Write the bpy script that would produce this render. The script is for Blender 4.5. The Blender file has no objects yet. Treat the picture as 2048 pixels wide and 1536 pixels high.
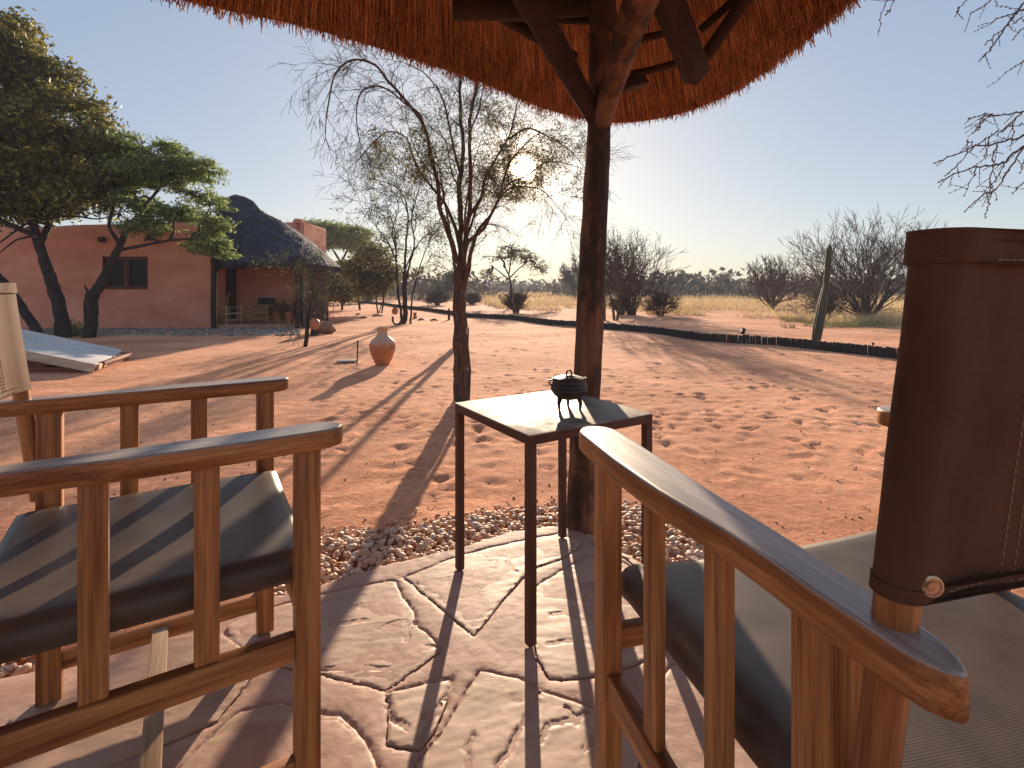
import bpy, bmesh, math, random
import numpy as np
from mathutils import Vector, Matrix, noise
from mathutils.geometry import delaunay_2d_cdt

SC = bpy.context.scene
COL = SC.collection
R = math.radians
rnd = random.Random(7)
nrg = np.random.RandomState(7)

# ------------------------------------------------------------------ camera
FPX = 1030.0; U0 = 1024.0; HZ = 578.0; CH = 0.95; GH = 0.98; GZ = -0.03
cam_d = bpy.data.cameras.new("camera"); cam = bpy.data.objects.new("camera", cam_d); COL.objects.link(cam)
cam_d.sensor_width = 36; cam_d.lens = 36 * FPX / 2048
cam_d.shift_y = -(768 - HZ) / 2048
cam_d.clip_start = 0.02; cam_d.clip_end = 6000
cam.location = (0, 0, CH); cam.rotation_euler = (R(90), 0, 0)
SC.camera = cam

# ------------------------------------------------------------------ world and sun
SUNV = Vector((0.022, 1.0, 0.236)).normalized()
ELEV = math.asin(SUNV.z)
w = bpy.data.worlds.new("World"); SC.world = w; w.use_nodes = True
nt = w.node_tree; nt.nodes.clear()
def wn(t, **k):
    n = nt.nodes.new(t)
    for a, b in k.items(): setattr(n, a, b)
    return n
sky = wn('ShaderNodeTexSky', sky_type='NISHITA', sun_disc=False, sun_elevation=ELEV, sun_rotation=R(1.3),
         altitude=1200, air_density=1.0, dust_density=1.6, ozone_density=2.2)
bg = wn('ShaderNodeBackground'); bg.inputs[1].default_value = 0.15
out = wn('ShaderNodeOutputWorld')
hs = wn('ShaderNodeHueSaturation'); hs.inputs['Hue'].default_value = .512; hs.inputs['Saturation'].default_value = 1.55; hs.inputs['Value'].default_value = 1.2
gm = wn('ShaderNodeGamma'); gm.inputs[1].default_value = 0.34
nt.links.new(sky.outputs[0], gm.inputs['Color']); nt.links.new(gm.outputs[0], hs.inputs['Color'])
nt.links.new(hs.outputs[0], bg.inputs[0])
# the sun's own disc, seen in the sky
tc = wn('ShaderNodeTexCoord'); dt = wn('ShaderNodeVectorMath', operation='DOT_PRODUCT')
dt.inputs[1].default_value = SUNV
nt.links.new(tc.outputs['Generated'], dt.inputs[0])
ac = wn('ShaderNodeMath', operation='ARCCOSINE'); nt.links.new(dt.outputs['Value'], ac.inputs[0])
mr = wn('ShaderNodeMapRange', interpolation_type='SMOOTHSTEP')
mr.inputs[1].default_value = R(0.9); mr.inputs[2].default_value = R(1.5); mr.inputs[3].default_value = 20; mr.inputs[4].default_value = 0
nt.links.new(ac.outputs[0], mr.inputs[0])
m1 = wn('ShaderNodeMath', operation='MULTIPLY'); m1.inputs[1].default_value = -30
nt.links.new(ac.outputs[0], m1.inputs[0])
ex = wn('ShaderNodeMath', operation='EXPONENT'); nt.links.new(m1.outputs[0], ex.inputs[0])
m2 = wn('ShaderNodeMath', operation='MULTIPLY_ADD'); m2.inputs[1].default_value = 1.7
nt.links.new(ex.outputs[0], m2.inputs[0]); nt.links.new(mr.outputs[0], m2.inputs[2])
bg2 = wn('ShaderNodeBackground'); bg2.inputs[0].default_value = (1, 0.66, 0.36, 1)
nt.links.new(m2.outputs[0], bg2.inputs[1])
ad = wn('ShaderNodeAddShader'); nt.links.new(bg.outputs[0], ad.inputs[0]); nt.links.new(bg2.outputs[0], ad.inputs[1])
nt.links.new(ad.outputs[0], out.inputs[0])

sd = bpy.data.lights.new("sun", 'SUN'); sd.energy = 4.4; sd.angle = R(0.6); sd.color = (1, 0.78, 0.56)
so = bpy.data.objects.new("sun", sd); COL.objects.link(so)
so.rotation_euler = SUNV.to_track_quat('Z', 'Y').to_euler()
vs = SC.view_settings
vs.view_transform = 'Standard'; vs.look = 'None'; vs.gamma = 1; vs.use_curve_mapping = False; vs.exposure = 1.15
SC.cycles.max_bounces = 8; SC.cycles.transparent_max_bounces = 8; SC.cycles.use_denoising = True

# ------------------------------------------------------------------ helpers
def PX(u, v, D): return Vector(((u - U0) / FPX * D, D, CH - (v - HZ) / FPX * D))
def PZ(u, v, z):
    D = FPX * (CH - z) / (v - HZ)
    return Vector(((u - U0) / FPX * D, D, z))
def G(u, v): return PZ(u, v, GZ)

def mat(name, col=(.5, .5, .5), rough=.7, col2=None, scale=(8, 8, 8), bump=0, bscale=None, spec=.5, detail=5,
        extra=None, translucent=0, metallic=0, coord='Object', lo=.35, hi=.65, rand=0, coat=0):
    m = bpy.data.materials.new(name); m.use_nodes = True
    t = m.node_tree; n = t.nodes; l = t.links
    b = n['Principled BSDF']; b.inputs['Roughness'].default_value = rough
    b.inputs['Specular IOR Level'].default_value = spec; b.inputs['Metallic'].default_value = metallic
    if coat: b.inputs['Coat Weight'].default_value = coat; b.inputs['Coat Roughness'].default_value = .34; b.inputs['Coat IOR'].default_value = 1.9
    c = n.new('ShaderNodeTexCoord'); mp = n.new('ShaderNodeMapping'); l.new(c.outputs[coord], mp.inputs[0])
    mp.inputs['Scale'].default_value = scale
    src = mp.outputs[0]
    if rand:
        oi = n.new('ShaderNodeObjectInfo'); mm = n.new('ShaderNodeVectorMath'); mm.operation = 'ADD'
        sc_ = n.new('ShaderNodeMath'); sc_.operation = 'MULTIPLY'; sc_.inputs[1].default_value = 40
        l.new(oi.outputs['Random'], sc_.inputs[0]); l.new(mp.outputs[0], mm.inputs[0]); l.new(sc_.outputs[0], mm.inputs[1]); src = mm.outputs[0]
    nz = n.new('ShaderNodeTexNoise'); nz.inputs['Scale'].default_value = 1; nz.inputs['Detail'].default_value = detail
    nz.inputs['Roughness'].default_value = .62
    l.new(src, nz.inputs[0])
    cr = n.new('ShaderNodeValToRGB'); cr.color_ramp.elements[0].position = lo; cr.color_ramp.elements[1].position = hi
    cr.color_ramp.elements[0].color = (*col, 1); cr.color_ramp.elements[1].color = (*(col2 or col), 1)
    l.new(nz.outputs[0], cr.inputs[0]); l.new(cr.outputs[0], b.inputs['Base Color'])
    if bump:
        bp = n.new('ShaderNodeBump'); bp.inputs['Strength'].default_value = 1; bp.inputs['Distance'].default_value = bump
        if bscale:
            mp2 = n.new('ShaderNodeMapping'); l.new(c.outputs[coord], mp2.inputs[0]); mp2.inputs['Scale'].default_value = bscale
            nb = n.new('ShaderNodeTexNoise'); nb.inputs['Scale'].default_value = 1; nb.inputs['Detail'].default_value = 5
            l.new(mp2.outputs[0], nb.inputs[0]); l.new(nb.outputs[0], bp.inputs['Height'])
        else: l.new(nz.outputs[0], bp.inputs['Height'])
        l.new(bp.outputs[0], b.inputs['Normal'])
    if translucent:
        tr = n.new('ShaderNodeBsdfTranslucent'); mx = n.new('ShaderNodeMixShader'); mx.inputs[0].default_value = translucent
        l.new(cr.outputs[0], tr.inputs[0]); l.new(b.outputs[0], mx.inputs[1]); l.new(tr.outputs[0], mx.inputs[2])
        l.new(mx.outputs[0], n['Material Output'].inputs[0])
    if extra: extra(m, n, l, b, c, cr, nz)
    return m

def link(o, parent=None):
    COL.objects.link(o)
    if parent: o.parent = parent
    return o
def tag(o, label=None, cat=None, group=None, kind=None):
    if label: o['label'] = label
    if cat: o['category'] = cat
    if group: o['group'] = group
    if kind: o['kind'] = kind
    return o
def empty(name, loc=(0, 0, 0), rz=0, label=None, cat=None, group=None):
    e = bpy.data.objects.new(name, None); e.empty_display_size = .1; link(e)
    e.location = loc; e.rotation_euler = (0, 0, rz)
    return tag(e, label, cat, group)

class MB:
    def __init__(s): s.v = []; s.f = []; s.n = 0
    def add(s, vs, fs):
        s.v.extend(tuple(x) for x in vs); s.f.extend(tuple(i + s.n for i in f) for f in fs); s.n += len(vs)
    def box(s, c, size, rot=None):
        hx, hy, hz = size[0] / 2, size[1] / 2, size[2] / 2
        vs = [Vector((x, y, z)) for x in (-hx, hx) for y in (-hy, hy) for z in (-hz, hz)]
        if rot: vs = [rot @ q for q in vs]
        c = Vector(c)
        s.add([q + c for q in vs], [(0, 1, 3, 2), (4, 6, 7, 5), (0, 4, 5, 1), (2, 3, 7, 6), (0, 2, 6, 4), (1, 5, 7, 3)])
    def tube(s, pts, rad, sides=5, cap=True, rough=0):
        n = len(pts)
        if n < 2: return
        pts = [Vector(p) for p in pts]
        t = pts[1] - pts[0]
        a = t.orthogonal().normalized()
        vs = []
        for i, p in enumerate(pts):
            t = (pts[min(i + 1, n - 1)] - pts[max(i - 1, 0)])
            if t.length < 1e-9: t = Vector((0, 0, 1))
            t.normalize()
            a = (a - t * a.dot(t))
            if a.length < 1e-6: a = t.orthogonal()
            a.normalize(); b = t.cross(a)
            r = rad[i] if hasattr(rad, '__len__') else rad
            for k in range(sides):
                an = 2 * math.pi * k / sides
                rr = r
                if rough: rr = r * (1 + rough * (noise.noise(Vector((p.x * 9 + k * 1.7, p.y * 9, p.z * 9 + k)))))
                vs.append(p + a * (rr * math.cos(an)) + b * (rr * math.sin(an)))
        fs = [(i * sides + k, i * sides + (k + 1) % sides, (i + 1) * sides + (k + 1) % sides, (i + 1) * sides + k)
              for i in range(n - 1) for k in range(sides)]
        if cap and sides > 2:
            fs.append(tuple(range(sides))[::-1]); fs.append(tuple((n - 1) * sides + k for k in range(sides)))
        s.add(vs, fs)
    def lathe(s, prof, c=(0, 0, 0), seg=32):
        c = Vector(c); vs = []; m = len(prof)
        for k in range(seg):
            an = 2 * math.pi * k / seg
            for r, z in prof: vs.append(c + Vector((r * math.cos(an), r * math.sin(an), z)))
        fs = []
        for k in range(seg):
            k2 = (k + 1) % seg
            for i in range(m - 1): fs.append((k * m + i, k2 * m + i, k2 * m + i + 1, k * m + i + 1))
        s.add(vs, fs)
    def build(s, name, material, parent=None, smooth=False, bevel=0, rot=None):
        me = bpy.data.meshes.new(name); me.from_pydata(s.v, [], s.f); me.update()
        if bevel:
            bm = bmesh.new(); bm.from_mesh(me)
            bmesh.ops.remove_doubles(bm, verts=bm.verts, dist=1e-6)
            bmesh.ops.recalc_face_normals(bm, faces=bm.faces)
            es = [e for e in bm.edges if len(e.link_faces) == 2 and e.calc_face_angle(0) > .7]
            bmesh.ops.bevel(bm, geom=es, offset=bevel, segments=2, profile=.6, affect='EDGES')
            bm.to_mesh(me); bm.free(); smooth = True
        if smooth:
            me.polygons.foreach_set('use_smooth', [True] * len(me.polygons))
            try: me.set_sharp_from_angle(angle=R(50))
            except Exception: pass
        if material: me.materials.append(material)
        o = bpy.data.objects.new(name, me); link(o, parent)
        return o

def np_mesh(name, V, F, material, parent=None, smooth=False):
    """V (n,3), F (m,k) with the same k for all faces"""
    me = bpy.data.meshes.new(name)
    k = F.shape[1]
    me.vertices.add(len(V)); me.vertices.foreach_set('co', np.ascontiguousarray(V, dtype=np.float32).ravel())
    me.loops.add(F.size); me.loops.foreach_set('vertex_index', np.ascontiguousarray(F, dtype=np.int32).ravel())
    me.polygons.add(len(F)); me.polygons.foreach_set('loop_start', np.arange(0, F.size, k, dtype=np.int32))
    try: me.polygons.foreach_set('loop_total', np.full(len(F), k, dtype=np.int32))
    except Exception: pass
    if smooth: me.polygons.foreach_set('use_smooth', np.ones(len(F), dtype=bool))
    me.update(calc_edges=True); me.validate()
    if material: me.materials.append(material)
    return link(bpy.data.objects.new(name, me), parent)

def leaf_arr(C, size, aspect=.45, rs=nrg, flat=0.0):
    """random little quads (rhombi) round centres C (n,3)"""
    n = len(C)
    a = rs.normal(size=(n, 3)); a /= np.linalg.norm(a, axis=1)[:, None]
    if flat: a[:, 2] *= (1 - flat); a /= np.linalg.norm(a, axis=1)[:, None]
    b = np.cross(a, rs.normal(size=(n, 3))); b /= np.linalg.norm(b, axis=1)[:, None] + 1e-9
    s = (size * rs.uniform(.6, 1.4, n))[:, None]
    V = np.stack([C - a * s, C + b * s * aspect, C + a * s, C - b * s * aspect], 1).reshape(-1, 3)
    F = np.arange(4 * n).reshape(n, 4)
    return V, F

def bar(name, parent, a, b, w_, d_, material, up=(0, 1, 0), bevel=.003):
    """a timber from a to b: grain runs along the object's own Z"""
    a = Vector(a); b = Vector(b); z = (b - a); L = z.length; z.normalize()
    y = Vector(up); y = (y - z * y.dot(z)).normalized(); x = y.cross(z)
    m = MB(); m.box((0, 0, L / 2), (w_, d_, L))
    o = m.build(name, material, parent, bevel=bevel)
    o.matrix_local = Matrix(((x.x, y.x, z.x, a.x), (x.y, y.y, z.y, a.y), (x.z, y.z, z.z, a.z), (0, 0, 0, 1)))
    return o

def copy_tree(o, parent=None):
    c = o.copy(); COL.objects.link(c); c.parent = parent
    for ch in list(o.children): copy_tree(ch, c)
    return c

def fbm(x, y, z=0, o=4):
    return noise.fractal(Vector((x, y, z)), 1.0, 2.0, o)

# ------------------------------------------------------------------ materials
def wood_extra(m, n, l, b, c, cr, nz):
    # fine pores on top of the broad grain
    mp = n.new('ShaderNodeMapping'); mp.inputs['Scale'].default_value = (420, 420, 9); l.new(c.outputs['Object'], mp.inputs[0])
    z2 = n.new('ShaderNodeTexNoise'); z2.inputs['Scale'].default_value = 1; z2.inputs['Detail'].default_value = 2; l.new(mp.outputs[0], z2.inputs[0])
    r2 = n.new('ShaderNodeMapRange'); r2.inputs[1].default_value = .3; r2.inputs[2].default_value = .6; r2.inputs[3].default_value = .62; r2.inputs[4].default_value = 1.05
    l.new(z2.outputs[0], r2.inputs[0])
    mx = n.new('ShaderNodeVectorMath'); mx.operation = 'SCALE'; l.new(cr.outputs[0], mx.inputs[0]); l.new(r2.outputs[0], mx.inputs['Scale'])
    l.new(mx.outputs[0], b.inputs['Base Color'])
    bp = n.new('ShaderNodeBump'); bp.inputs['Strength'].default_value = .5; bp.inputs['Distance'].default_value = .0006
    l.new(z2.outputs[0], bp.inputs['Height']); l.new(bp.outputs[0], b.inputs['Normal'])
    r3 = n.new('ShaderNodeMapRange'); r3.inputs[3].default_value = .3; r3.inputs[4].default_value = .5
    l.new(nz.outputs[0], r3.inputs[0]); l.new(r3.outputs[0], b.inputs['Roughness'])
M_wood = mat('teak', (.24, .075, .022), .45, (.6, .26, .09), scale=(42, 42, 2.2), extra=wood_extra, rand=1, detail=3, spec=.35, coat=.06)
M_sheen_top = mat('teak_top_sheen', (.36, .30, .265), .42, (.56, .49, .45), scale=(42, 42, 2.2), extra=wood_extra, rand=1, detail=3, spec=.4, coat=.5)  # teak lightened to carry the pale sky sheen on the armrest tops
M_wood_pale = mat('pale_teak', (.34, .2, .11), .45, (.5, .33, .2), scale=(42, 42, 2.2), extra=wood_extra, rand=1, detail=3)

def rib_extra(freq, dist, axis='X'):
    def f(m, n, l, b, c, cr, nz):
        wv = n.new('ShaderNodeTexWave'); wv.bands_direction = axis; wv.inputs['Scale'].default_value = freq
        wv.inputs['Distortion'].default_value = .6; wv.inputs['Detail'].default_value = 2; wv.inputs['Detail Scale'].default_value = 4
        l.new(c.outputs['Object'], wv.inputs[0])
        mp = n.new('ShaderNodeMapping'); mp.inputs['Scale'].default_value = (900, 300, 300); l.new(c.outputs['Object'], mp.inputs[0])
        z2 = n.new('ShaderNodeTexNoise'); z2.inputs['Scale'].default_value = 1; l.new(mp.outputs[0], z2.inputs[0])
        a = n.new('ShaderNodeMath'); a.operation = 'MULTIPLY_ADD'; a.inputs[1].default_value = .8
        l.new(z2.outputs[0], a.inputs[0]); l.new(wv.outputs[0], a.inputs[2])
        bp = n.new('ShaderNodeBump'); bp.inputs['Strength'].default_value = .7; bp.inputs['Distance'].default_value = dist
        l.new(a.outputs[0], bp.inputs['Height']); l.new(bp.outputs[0], b.inputs['Normal'])
    return f
M_seat = mat('seat_vinyl', (.075, .05, .037), .44, (.105, .073, .055), scale=(14, 14, 14), extra=rib_extra(95, .00012, 'Y'), spec=.45)
M_back = mat('back_canvas', (.075, .034, .02), .7, (.135, .07, .044), scale=(5, 5, 3), extra=rib_extra(190, .00008, 'Z'), spec=.1)
M_stitch = mat('thread', (.3, .17, .1), .8, (.34, .2, .12))
M_screw = mat('screw_brass', (.55, .38, .26), .35, (.6, .45, .33), metallic=.8)
M_dark = mat('black_metal', (.015, .013, .013), .55, (.03, .026, .025), scale=(30, 30, 30), spec=.4)
def iron_extra(m, n, l, b, c, cr, nz):
    r = n.new('ShaderNodeMapRange'); r.inputs[1].default_value = .35; r.inputs[2].default_value = .7; r.inputs[3].default_value = .46; r.inputs[4].default_value = .75
    l.new(nz.outputs[0], r.inputs[0]); l.new(r.outputs[0], b.inputs['Roughness'])
M_top = mat('steel_top', (.1, .08, .065), .6, (.42, .35, .28), scale=(13, 13, 13), metallic=.0, spec=.4, extra=iron_extra, detail=8, bump=0)
M_rust = mat('rusty_steel', (.06, .022, .013), .6, (.11, .04, .022), scale=(40, 40, 12), bump=.0005)
M_iron = mat('cast_iron', (.022, .016, .014), .5, (.045, .032, .028), scale=(60, 60, 60), bump=.0006, spec=.6)
def post_extra(m, n, l, b, c, cr, nz):
    mp = n.new('ShaderNodeMapping'); mp.inputs['Scale'].default_value = (9, 9, 5); l.new(c.outputs['Object'], mp.inputs[0])
    z2 = n.new('ShaderNodeTexNoise'); z2.inputs['Scale'].default_value = 1.4; z2.inputs['Detail'].default_value = 7; l.new(mp.outputs[0], z2.inputs[0])
    r2 = n.new('ShaderNodeValToRGB'); e = r2.color_ramp.elements; e[0].position = .44; e[0].color = (.28, .25, .24, 1); e[1].position = .56; e[1].color = (1, 1, 1, 1)
    l.new(z2.outputs[0], r2.inputs[0]); mx = n.new('ShaderNodeMixRGB'); mx.blend_type = 'MULTIPLY'; mx.inputs[0].default_value = 1
    l.new(cr.outputs[0], mx.inputs[1]); l.new(r2.outputs[0], mx.inputs[2]); l.new(mx.outputs[0], b.inputs['Base Color'])
M_post = mat('weathered_pole', (.06, .024, .011), .7, (.26, .115, .055), scale=(26, 26, 1.6), bump=.006, lo=.3, hi=.72, detail=8, extra=post_extra)
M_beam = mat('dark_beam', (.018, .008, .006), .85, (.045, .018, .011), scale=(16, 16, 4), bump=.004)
def island(dark, light, gamma=1.0):
    def f(m, n, l, b, c, cr, nz):
        g = n.new('ShaderNodeNewGeometry'); r = n.new('ShaderNodeValToRGB'); e = r.color_ramp.elements
        e[0].color = (*dark, 1); e[1].color = (*light, 1); e[0].position = .15; e[1].position = 1.0
        l.new(g.outputs['Random Per Island'], r.inputs[0])
        mx = n.new('ShaderNodeMixRGB'); mx.inputs[0].default_value = .6; l.new(cr.outputs[0], mx.inputs[1]); l.new(r.outputs[0], mx.inputs[2])
        l.new(mx.outputs[0], b.inputs['Base Color'])
        for q in n:
            if q.type == 'BSDF_TRANSLUCENT': l.new(mx.outputs[0], q.inputs[0])
    return f
M_reed = mat('thatch_reed', (.34, .11, .04), .8, (.8, .4, .18), scale=(5, 5, 5), lo=.35, hi=.65, translucent=.12, extra=island((.07, .02, .009), (.82, .38, .18)))
M_thatch_in = mat('thatch_lining', (.2, .06, .024), .9, (.38, .14, .055), scale=(30, 30, 4), bump=.01)
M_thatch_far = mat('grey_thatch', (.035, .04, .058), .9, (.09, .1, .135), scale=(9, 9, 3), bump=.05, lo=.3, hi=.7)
M_bark = mat('bark', (.05, .028, .02), .9, (.16, .095, .07), scale=(45, 45, 7), bump=.012, lo=.35, hi=.7)
M_bark_dark = mat('dark_bark', (.018, .012, .012), .9, (.06, .04, .036), scale=(14, 14, 3), bump=.02)
M_twig = mat('twig', (.05, .032, .026), .9, (.12, .075, .058), scale=(6, 6, 6))
M_twig_grey = mat('grey_twig', (.062, .04, .036), .9, (.135, .088, .076), scale=(2, 2, 2))
M_leaf_dark = mat('dark_leaf', (.045, .05, .012), .55, (.19, .18, .04), scale=(1.6, 1.6, 1.6), translucent=.45, lo=.4, hi=.62, extra=island((.012, .018, .006), (.42, .38, .09)))
M_leaf_acacia = mat('acacia_leaf', (.1, .16, .06), .6, (.26, .32, .1), scale=(1.8, 1.8, 1.8), translucent=.55, extra=island((.05, .09, .035), (.5, .6, .2)))
M_leaf_olive = mat('olive_leaf', (.1, .11, .04), .6, (.2, .21, .08), scale=(1, 1, 1), translucent=.35, extra=island((.03, .035, .015), (.36, .36, .14)))
M_far_leaf = mat('scrub_leaf', (.07, .062, .05), .85, (.14, .125, .085), scale=(.15, .15, .15), translucent=.2)
M_grass = mat('dry_grass', (.42, .31, .16), .8, (.72, .58, .34), scale=(.35, .35, .35), translucent=.4)
M_grass_green = mat('greenish_grass', (.15, .16, .06), .8, (.3, .28, .12), scale=(1, 1, 1), translucent=.3)
M_clay = mat('terracotta', (.36, .12, .045), .6, (.52, .22, .1), scale=(7, 7, 7), bump=.002)
M_wall = mat('adobe_plaster', (.6, .225, .135), .9, (.84, .41, .28), scale=(.8, .8, 1.8), bump=.01, bscale=(9, 9, 9), lo=.3, hi=.7)
M_wall_trim = mat('pale_plaster', (.6, .42, .33), .9, (.7, .5, .4), scale=(2, 2, 2))
M_glass = mat('window_glass', (.008, .008, .009), .15, (.012, .011, .012), spec=.12)
M_winframe = mat('window_wood', (.09, .028, .014), .6, (.15, .05, .025), scale=(12, 12, 12))
M_porch = mat('porch_floor', (.38, .2, .14), .85, (.48, .28, .2), scale=(2, 2, 2))
M_palechair = mat('pale_cane', (.42, .25, .13), .7, (.55, .36, .2), scale=(12, 12, 12))
M_white = mat('white_panel', (.62, .58, .56), .45, (.72, .68, .66), scale=(1.2, 5, 5))
M_ply = mat('panel_edge', (.5, .34, .22), .7, (.66, .5, .36), scale=(4, 20, 20))
M_redwood = mat('red_steel', (.16, .045, .03), .6, (.26, .08, .05), scale=(8, 8, 8))
M_fence = mat('charred_pole', (.012, .009, .012), .8, (.04, .028, .03), scale=(40, 40, 6), rand=1, bump=.004)
M_cactus = mat('cactus_skin', (.03, .032, .015), .6, (.08, .075, .035), scale=(6, 6, 3), bump=.003)
M_rock = mat('brown_rock', (.16, .075, .045), .9, (.3, .16, .1), scale=(5, 5, 5), bump=.02)
M_slab = mat('grey_slab', (.3, .28, .25), .8, (.42, .38, .33), scale=(5, 5, 5))

def sand_extra(m, n, l, b, c, cr, nz):
    # coarse colour drift + fine grain, and ripples too small for the mesh
    mp = n.new('ShaderNodeMapping'); mp.inputs['Scale'].default_value = (.55, .8, .55); l.new(c.outputs['Object'], mp.inputs[0])
    z2 = n.new('ShaderNodeTexNoise'); z2.inputs['Scale'].default_value = 1; z2.inputs['Detail'].default_value = 4; l.new(mp.outputs[0], z2.inputs[0])
    r2 = n.new('ShaderNodeValToRGB'); r2.color_ramp.elements[0].position = .38; r2.color_ramp.elements[1].position = .64
    r2.color_ramp.elements[0].color = (.78, .7, .68, 1); r2.color_ramp.elements[1].color = (1.12, 1.12, 1.12, 1)
    l.new(z2.outputs[0], r2.inputs[0])
    mx = n.new('ShaderNodeVectorMath'); mx.operation = 'MULTIPLY'; l.new(cr.outputs[0], mx.inputs[0]); l.new(r2.outputs[0], mx.inputs[1])
    l.new(mx.outputs[0], b.inputs['Base Color'])
    z3 = n.new('ShaderNodeTexNoise'); z3.inputs['Scale'].default_value = 55; z3.inputs['Detail'].default_value = 6; z3.inputs['Roughness'].default_value = .7
    l.new(c.outputs['Object'], z3.inputs[0])
    z4 = n.new('ShaderNodeTexNoise'); z4.inputs['Scale'].default_value = 7; z4.inputs['Detail'].default_value = 3
    l.new(c.outputs['Object'], z4.inputs[0])
    bp = n.new('ShaderNodeBump'); bp.inputs['Strength'].default_value = 1; bp.inputs['Distance'].default_value = .006
    l.new(z3.outputs[0], bp.inputs['Height'])
    bp2 = n.new('ShaderNodeBump'); bp2.inputs['Strength'].default_value = 1; bp2.inputs['Distance'].default_value = .013
    l.new(z4.outputs[0], bp2.inputs['Height']); l.new(bp.outputs[0], bp2.inputs['Normal'])
    l.new(bp2.outputs[0], b.inputs['Normal'])
M_sand = mat('red_sand', (.66, .285, .15), .95, (.82, .42, .245), scale=(26, 26, 26), extra=sand_extra, spec=.15)

def stone_extra(dist, lines=1.0):
    def f(m, n, l, b, c, cr, nz):
        # cleft slate: stepped layers plus fine parallel ridges
        mp = n.new('ShaderNodeMapping'); mp.inputs['Scale'].default_value = (7, 16, 7); mp.inputs['Rotation'].default_value = (0, 0, .35)
        l.new(c.outputs['Object'], mp.inputs[0])
        oi = n.new('ShaderNodeObjectInfo'); sc_ = n.new('ShaderNodeMath'); sc_.operation = 'MULTIPLY'; sc_.inputs[1].default_value = 30
        l.new(oi.outputs['Random'], sc_.inputs[0])
        ad = n.new('ShaderNodeVectorMath'); l.new(mp.outputs[0], ad.inputs[0]); l.new(sc_.outputs[0], ad.inputs[1])
        z2 = n.new('ShaderNodeTexNoise'); z2.inputs['Scale'].default_value = 1; z2.inputs['Detail'].default_value = 6; z2.inputs['Distortion'].default_value = .5
        l.new(ad.outputs[0], z2.inputs[0])
        st = n.new('ShaderNodeMath'); st.operation = 'SNAP'; st.inputs[1].default_value = .09; l.new(z2.outputs[0], st.inputs[0])
        a = n.new('ShaderNodeMath'); a.operation = 'MULTIPLY_ADD'; a.inputs[1].default_value = .5; l.new(z2.outputs[0], a.inputs[0]); l.new(st.outputs[0], a.inputs[2])
        bp = n.new('ShaderNodeBump'); bp.inputs['Strength'].default_value = .8; bp.inputs['Distance'].default_value = dist
        l.new(a.outputs[0], bp.inputs['Height']); l.new(bp.outputs[0], b.inputs['Normal'])
    return f
M_stone = mat('flagstone', (.37, .225, .155), .6, (.54, .36, .265), scale=(3, 3, 3), extra=stone_extra(.0012), spec=.4, rand=1)
M_mortar = mat('mortar', (.38, .215, .16), .65, (.5, .31, .24), scale=(6, 6, 6), bump=.002, bscale=(30, 30, 30), spec=.3)

# ------------------------------------------------------------------ ground
patio_px = [(1190, 1078), (1150, 1058), (1100, 1052), (1020, 1064), (918, 1097), (775, 1129), (632, 1172), (500, 1205), (330, 1262), (150, 1318), (0, 1358)]
patio = [PZ(u, v, 0).xy for u, v in patio_px]
patio += [Vector(p) for p in [(-1.9, 1.0), (-2.2, .2), (-2.1, -.8), (-1.2, -1.5), (.1, -1.5), (.9, -.9), (1.15, 0), (1.15, .6), (1.0, 1.05), (.75, 1.4), (.45, 1.76)]]
def in_poly(x, y, poly):
    c = False; j = len(poly) - 1
    for i in range(len(poly)):
        xi, yi = poly[i]; xj, yj = poly[j]
        if (yi > y) != (yj > y) and x < (xj - xi) * (y - yi) / (yj - yi) + xi: c = not c
        j = i
    return c

def ramp(lo, hi, step, far, g=1.12):
    a = list(np.arange(lo, hi, step)); s = step; x = a[-1]; up = []
    while x < far: s *= g; x += s; up.append(x)
    s = step; x = lo; dn = []
    while x > -far: s *= g; x -= s; dn.append(x)
    return np.array(dn[::-1] + a + up)
gx = ramp(-6.2, 6.6, .036, 3500); gy = ramp(1.5, 11.5, .032, 3500)
XX, YY = np.meshgrid(gx, gy)
ZZ = np.full(XX.shape, GZ)
def vnoise(X, Y, s, seed):
    rs = np.random.RandomState(seed); T = rs.rand(256, 256)
    x = X / s; y = Y / s; xi = np.floor(x).astype(int); yi = np.floor(y).astype(int)
    fx = x - xi; fy = y - yi; fx = fx * fx * (3 - 2 * fx); fy = fy * fy * (3 - 2 * fy)
    g = lambda a, b: T[(a % 256), (b % 256)]
    return (g(xi, yi) * (1 - fx) * (1 - fy) + g(xi + 1, yi) * fx * (1 - fy) + g(xi, yi + 1) * (1 - fx) * fy + g(xi + 1, yi + 1) * fx * fy) - .5
near = np.clip(1 - (np.abs(YY - 6) - 8) / 10, 0, 1) * np.clip(1 - (np.abs(XX) - 9) / 8, 0, 1)
ZZ += near * (vnoise(XX, YY, .11, 1) * .004 + vnoise(XX, YY, .27, 2) * .007 + vnoise(XX, YY, .75, 3) * .016)
ZZ += np.clip(np.hypot(XX, YY) / 400, 0, 1) * vnoise(XX, YY, 60, 4) * .5 * 0
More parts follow.
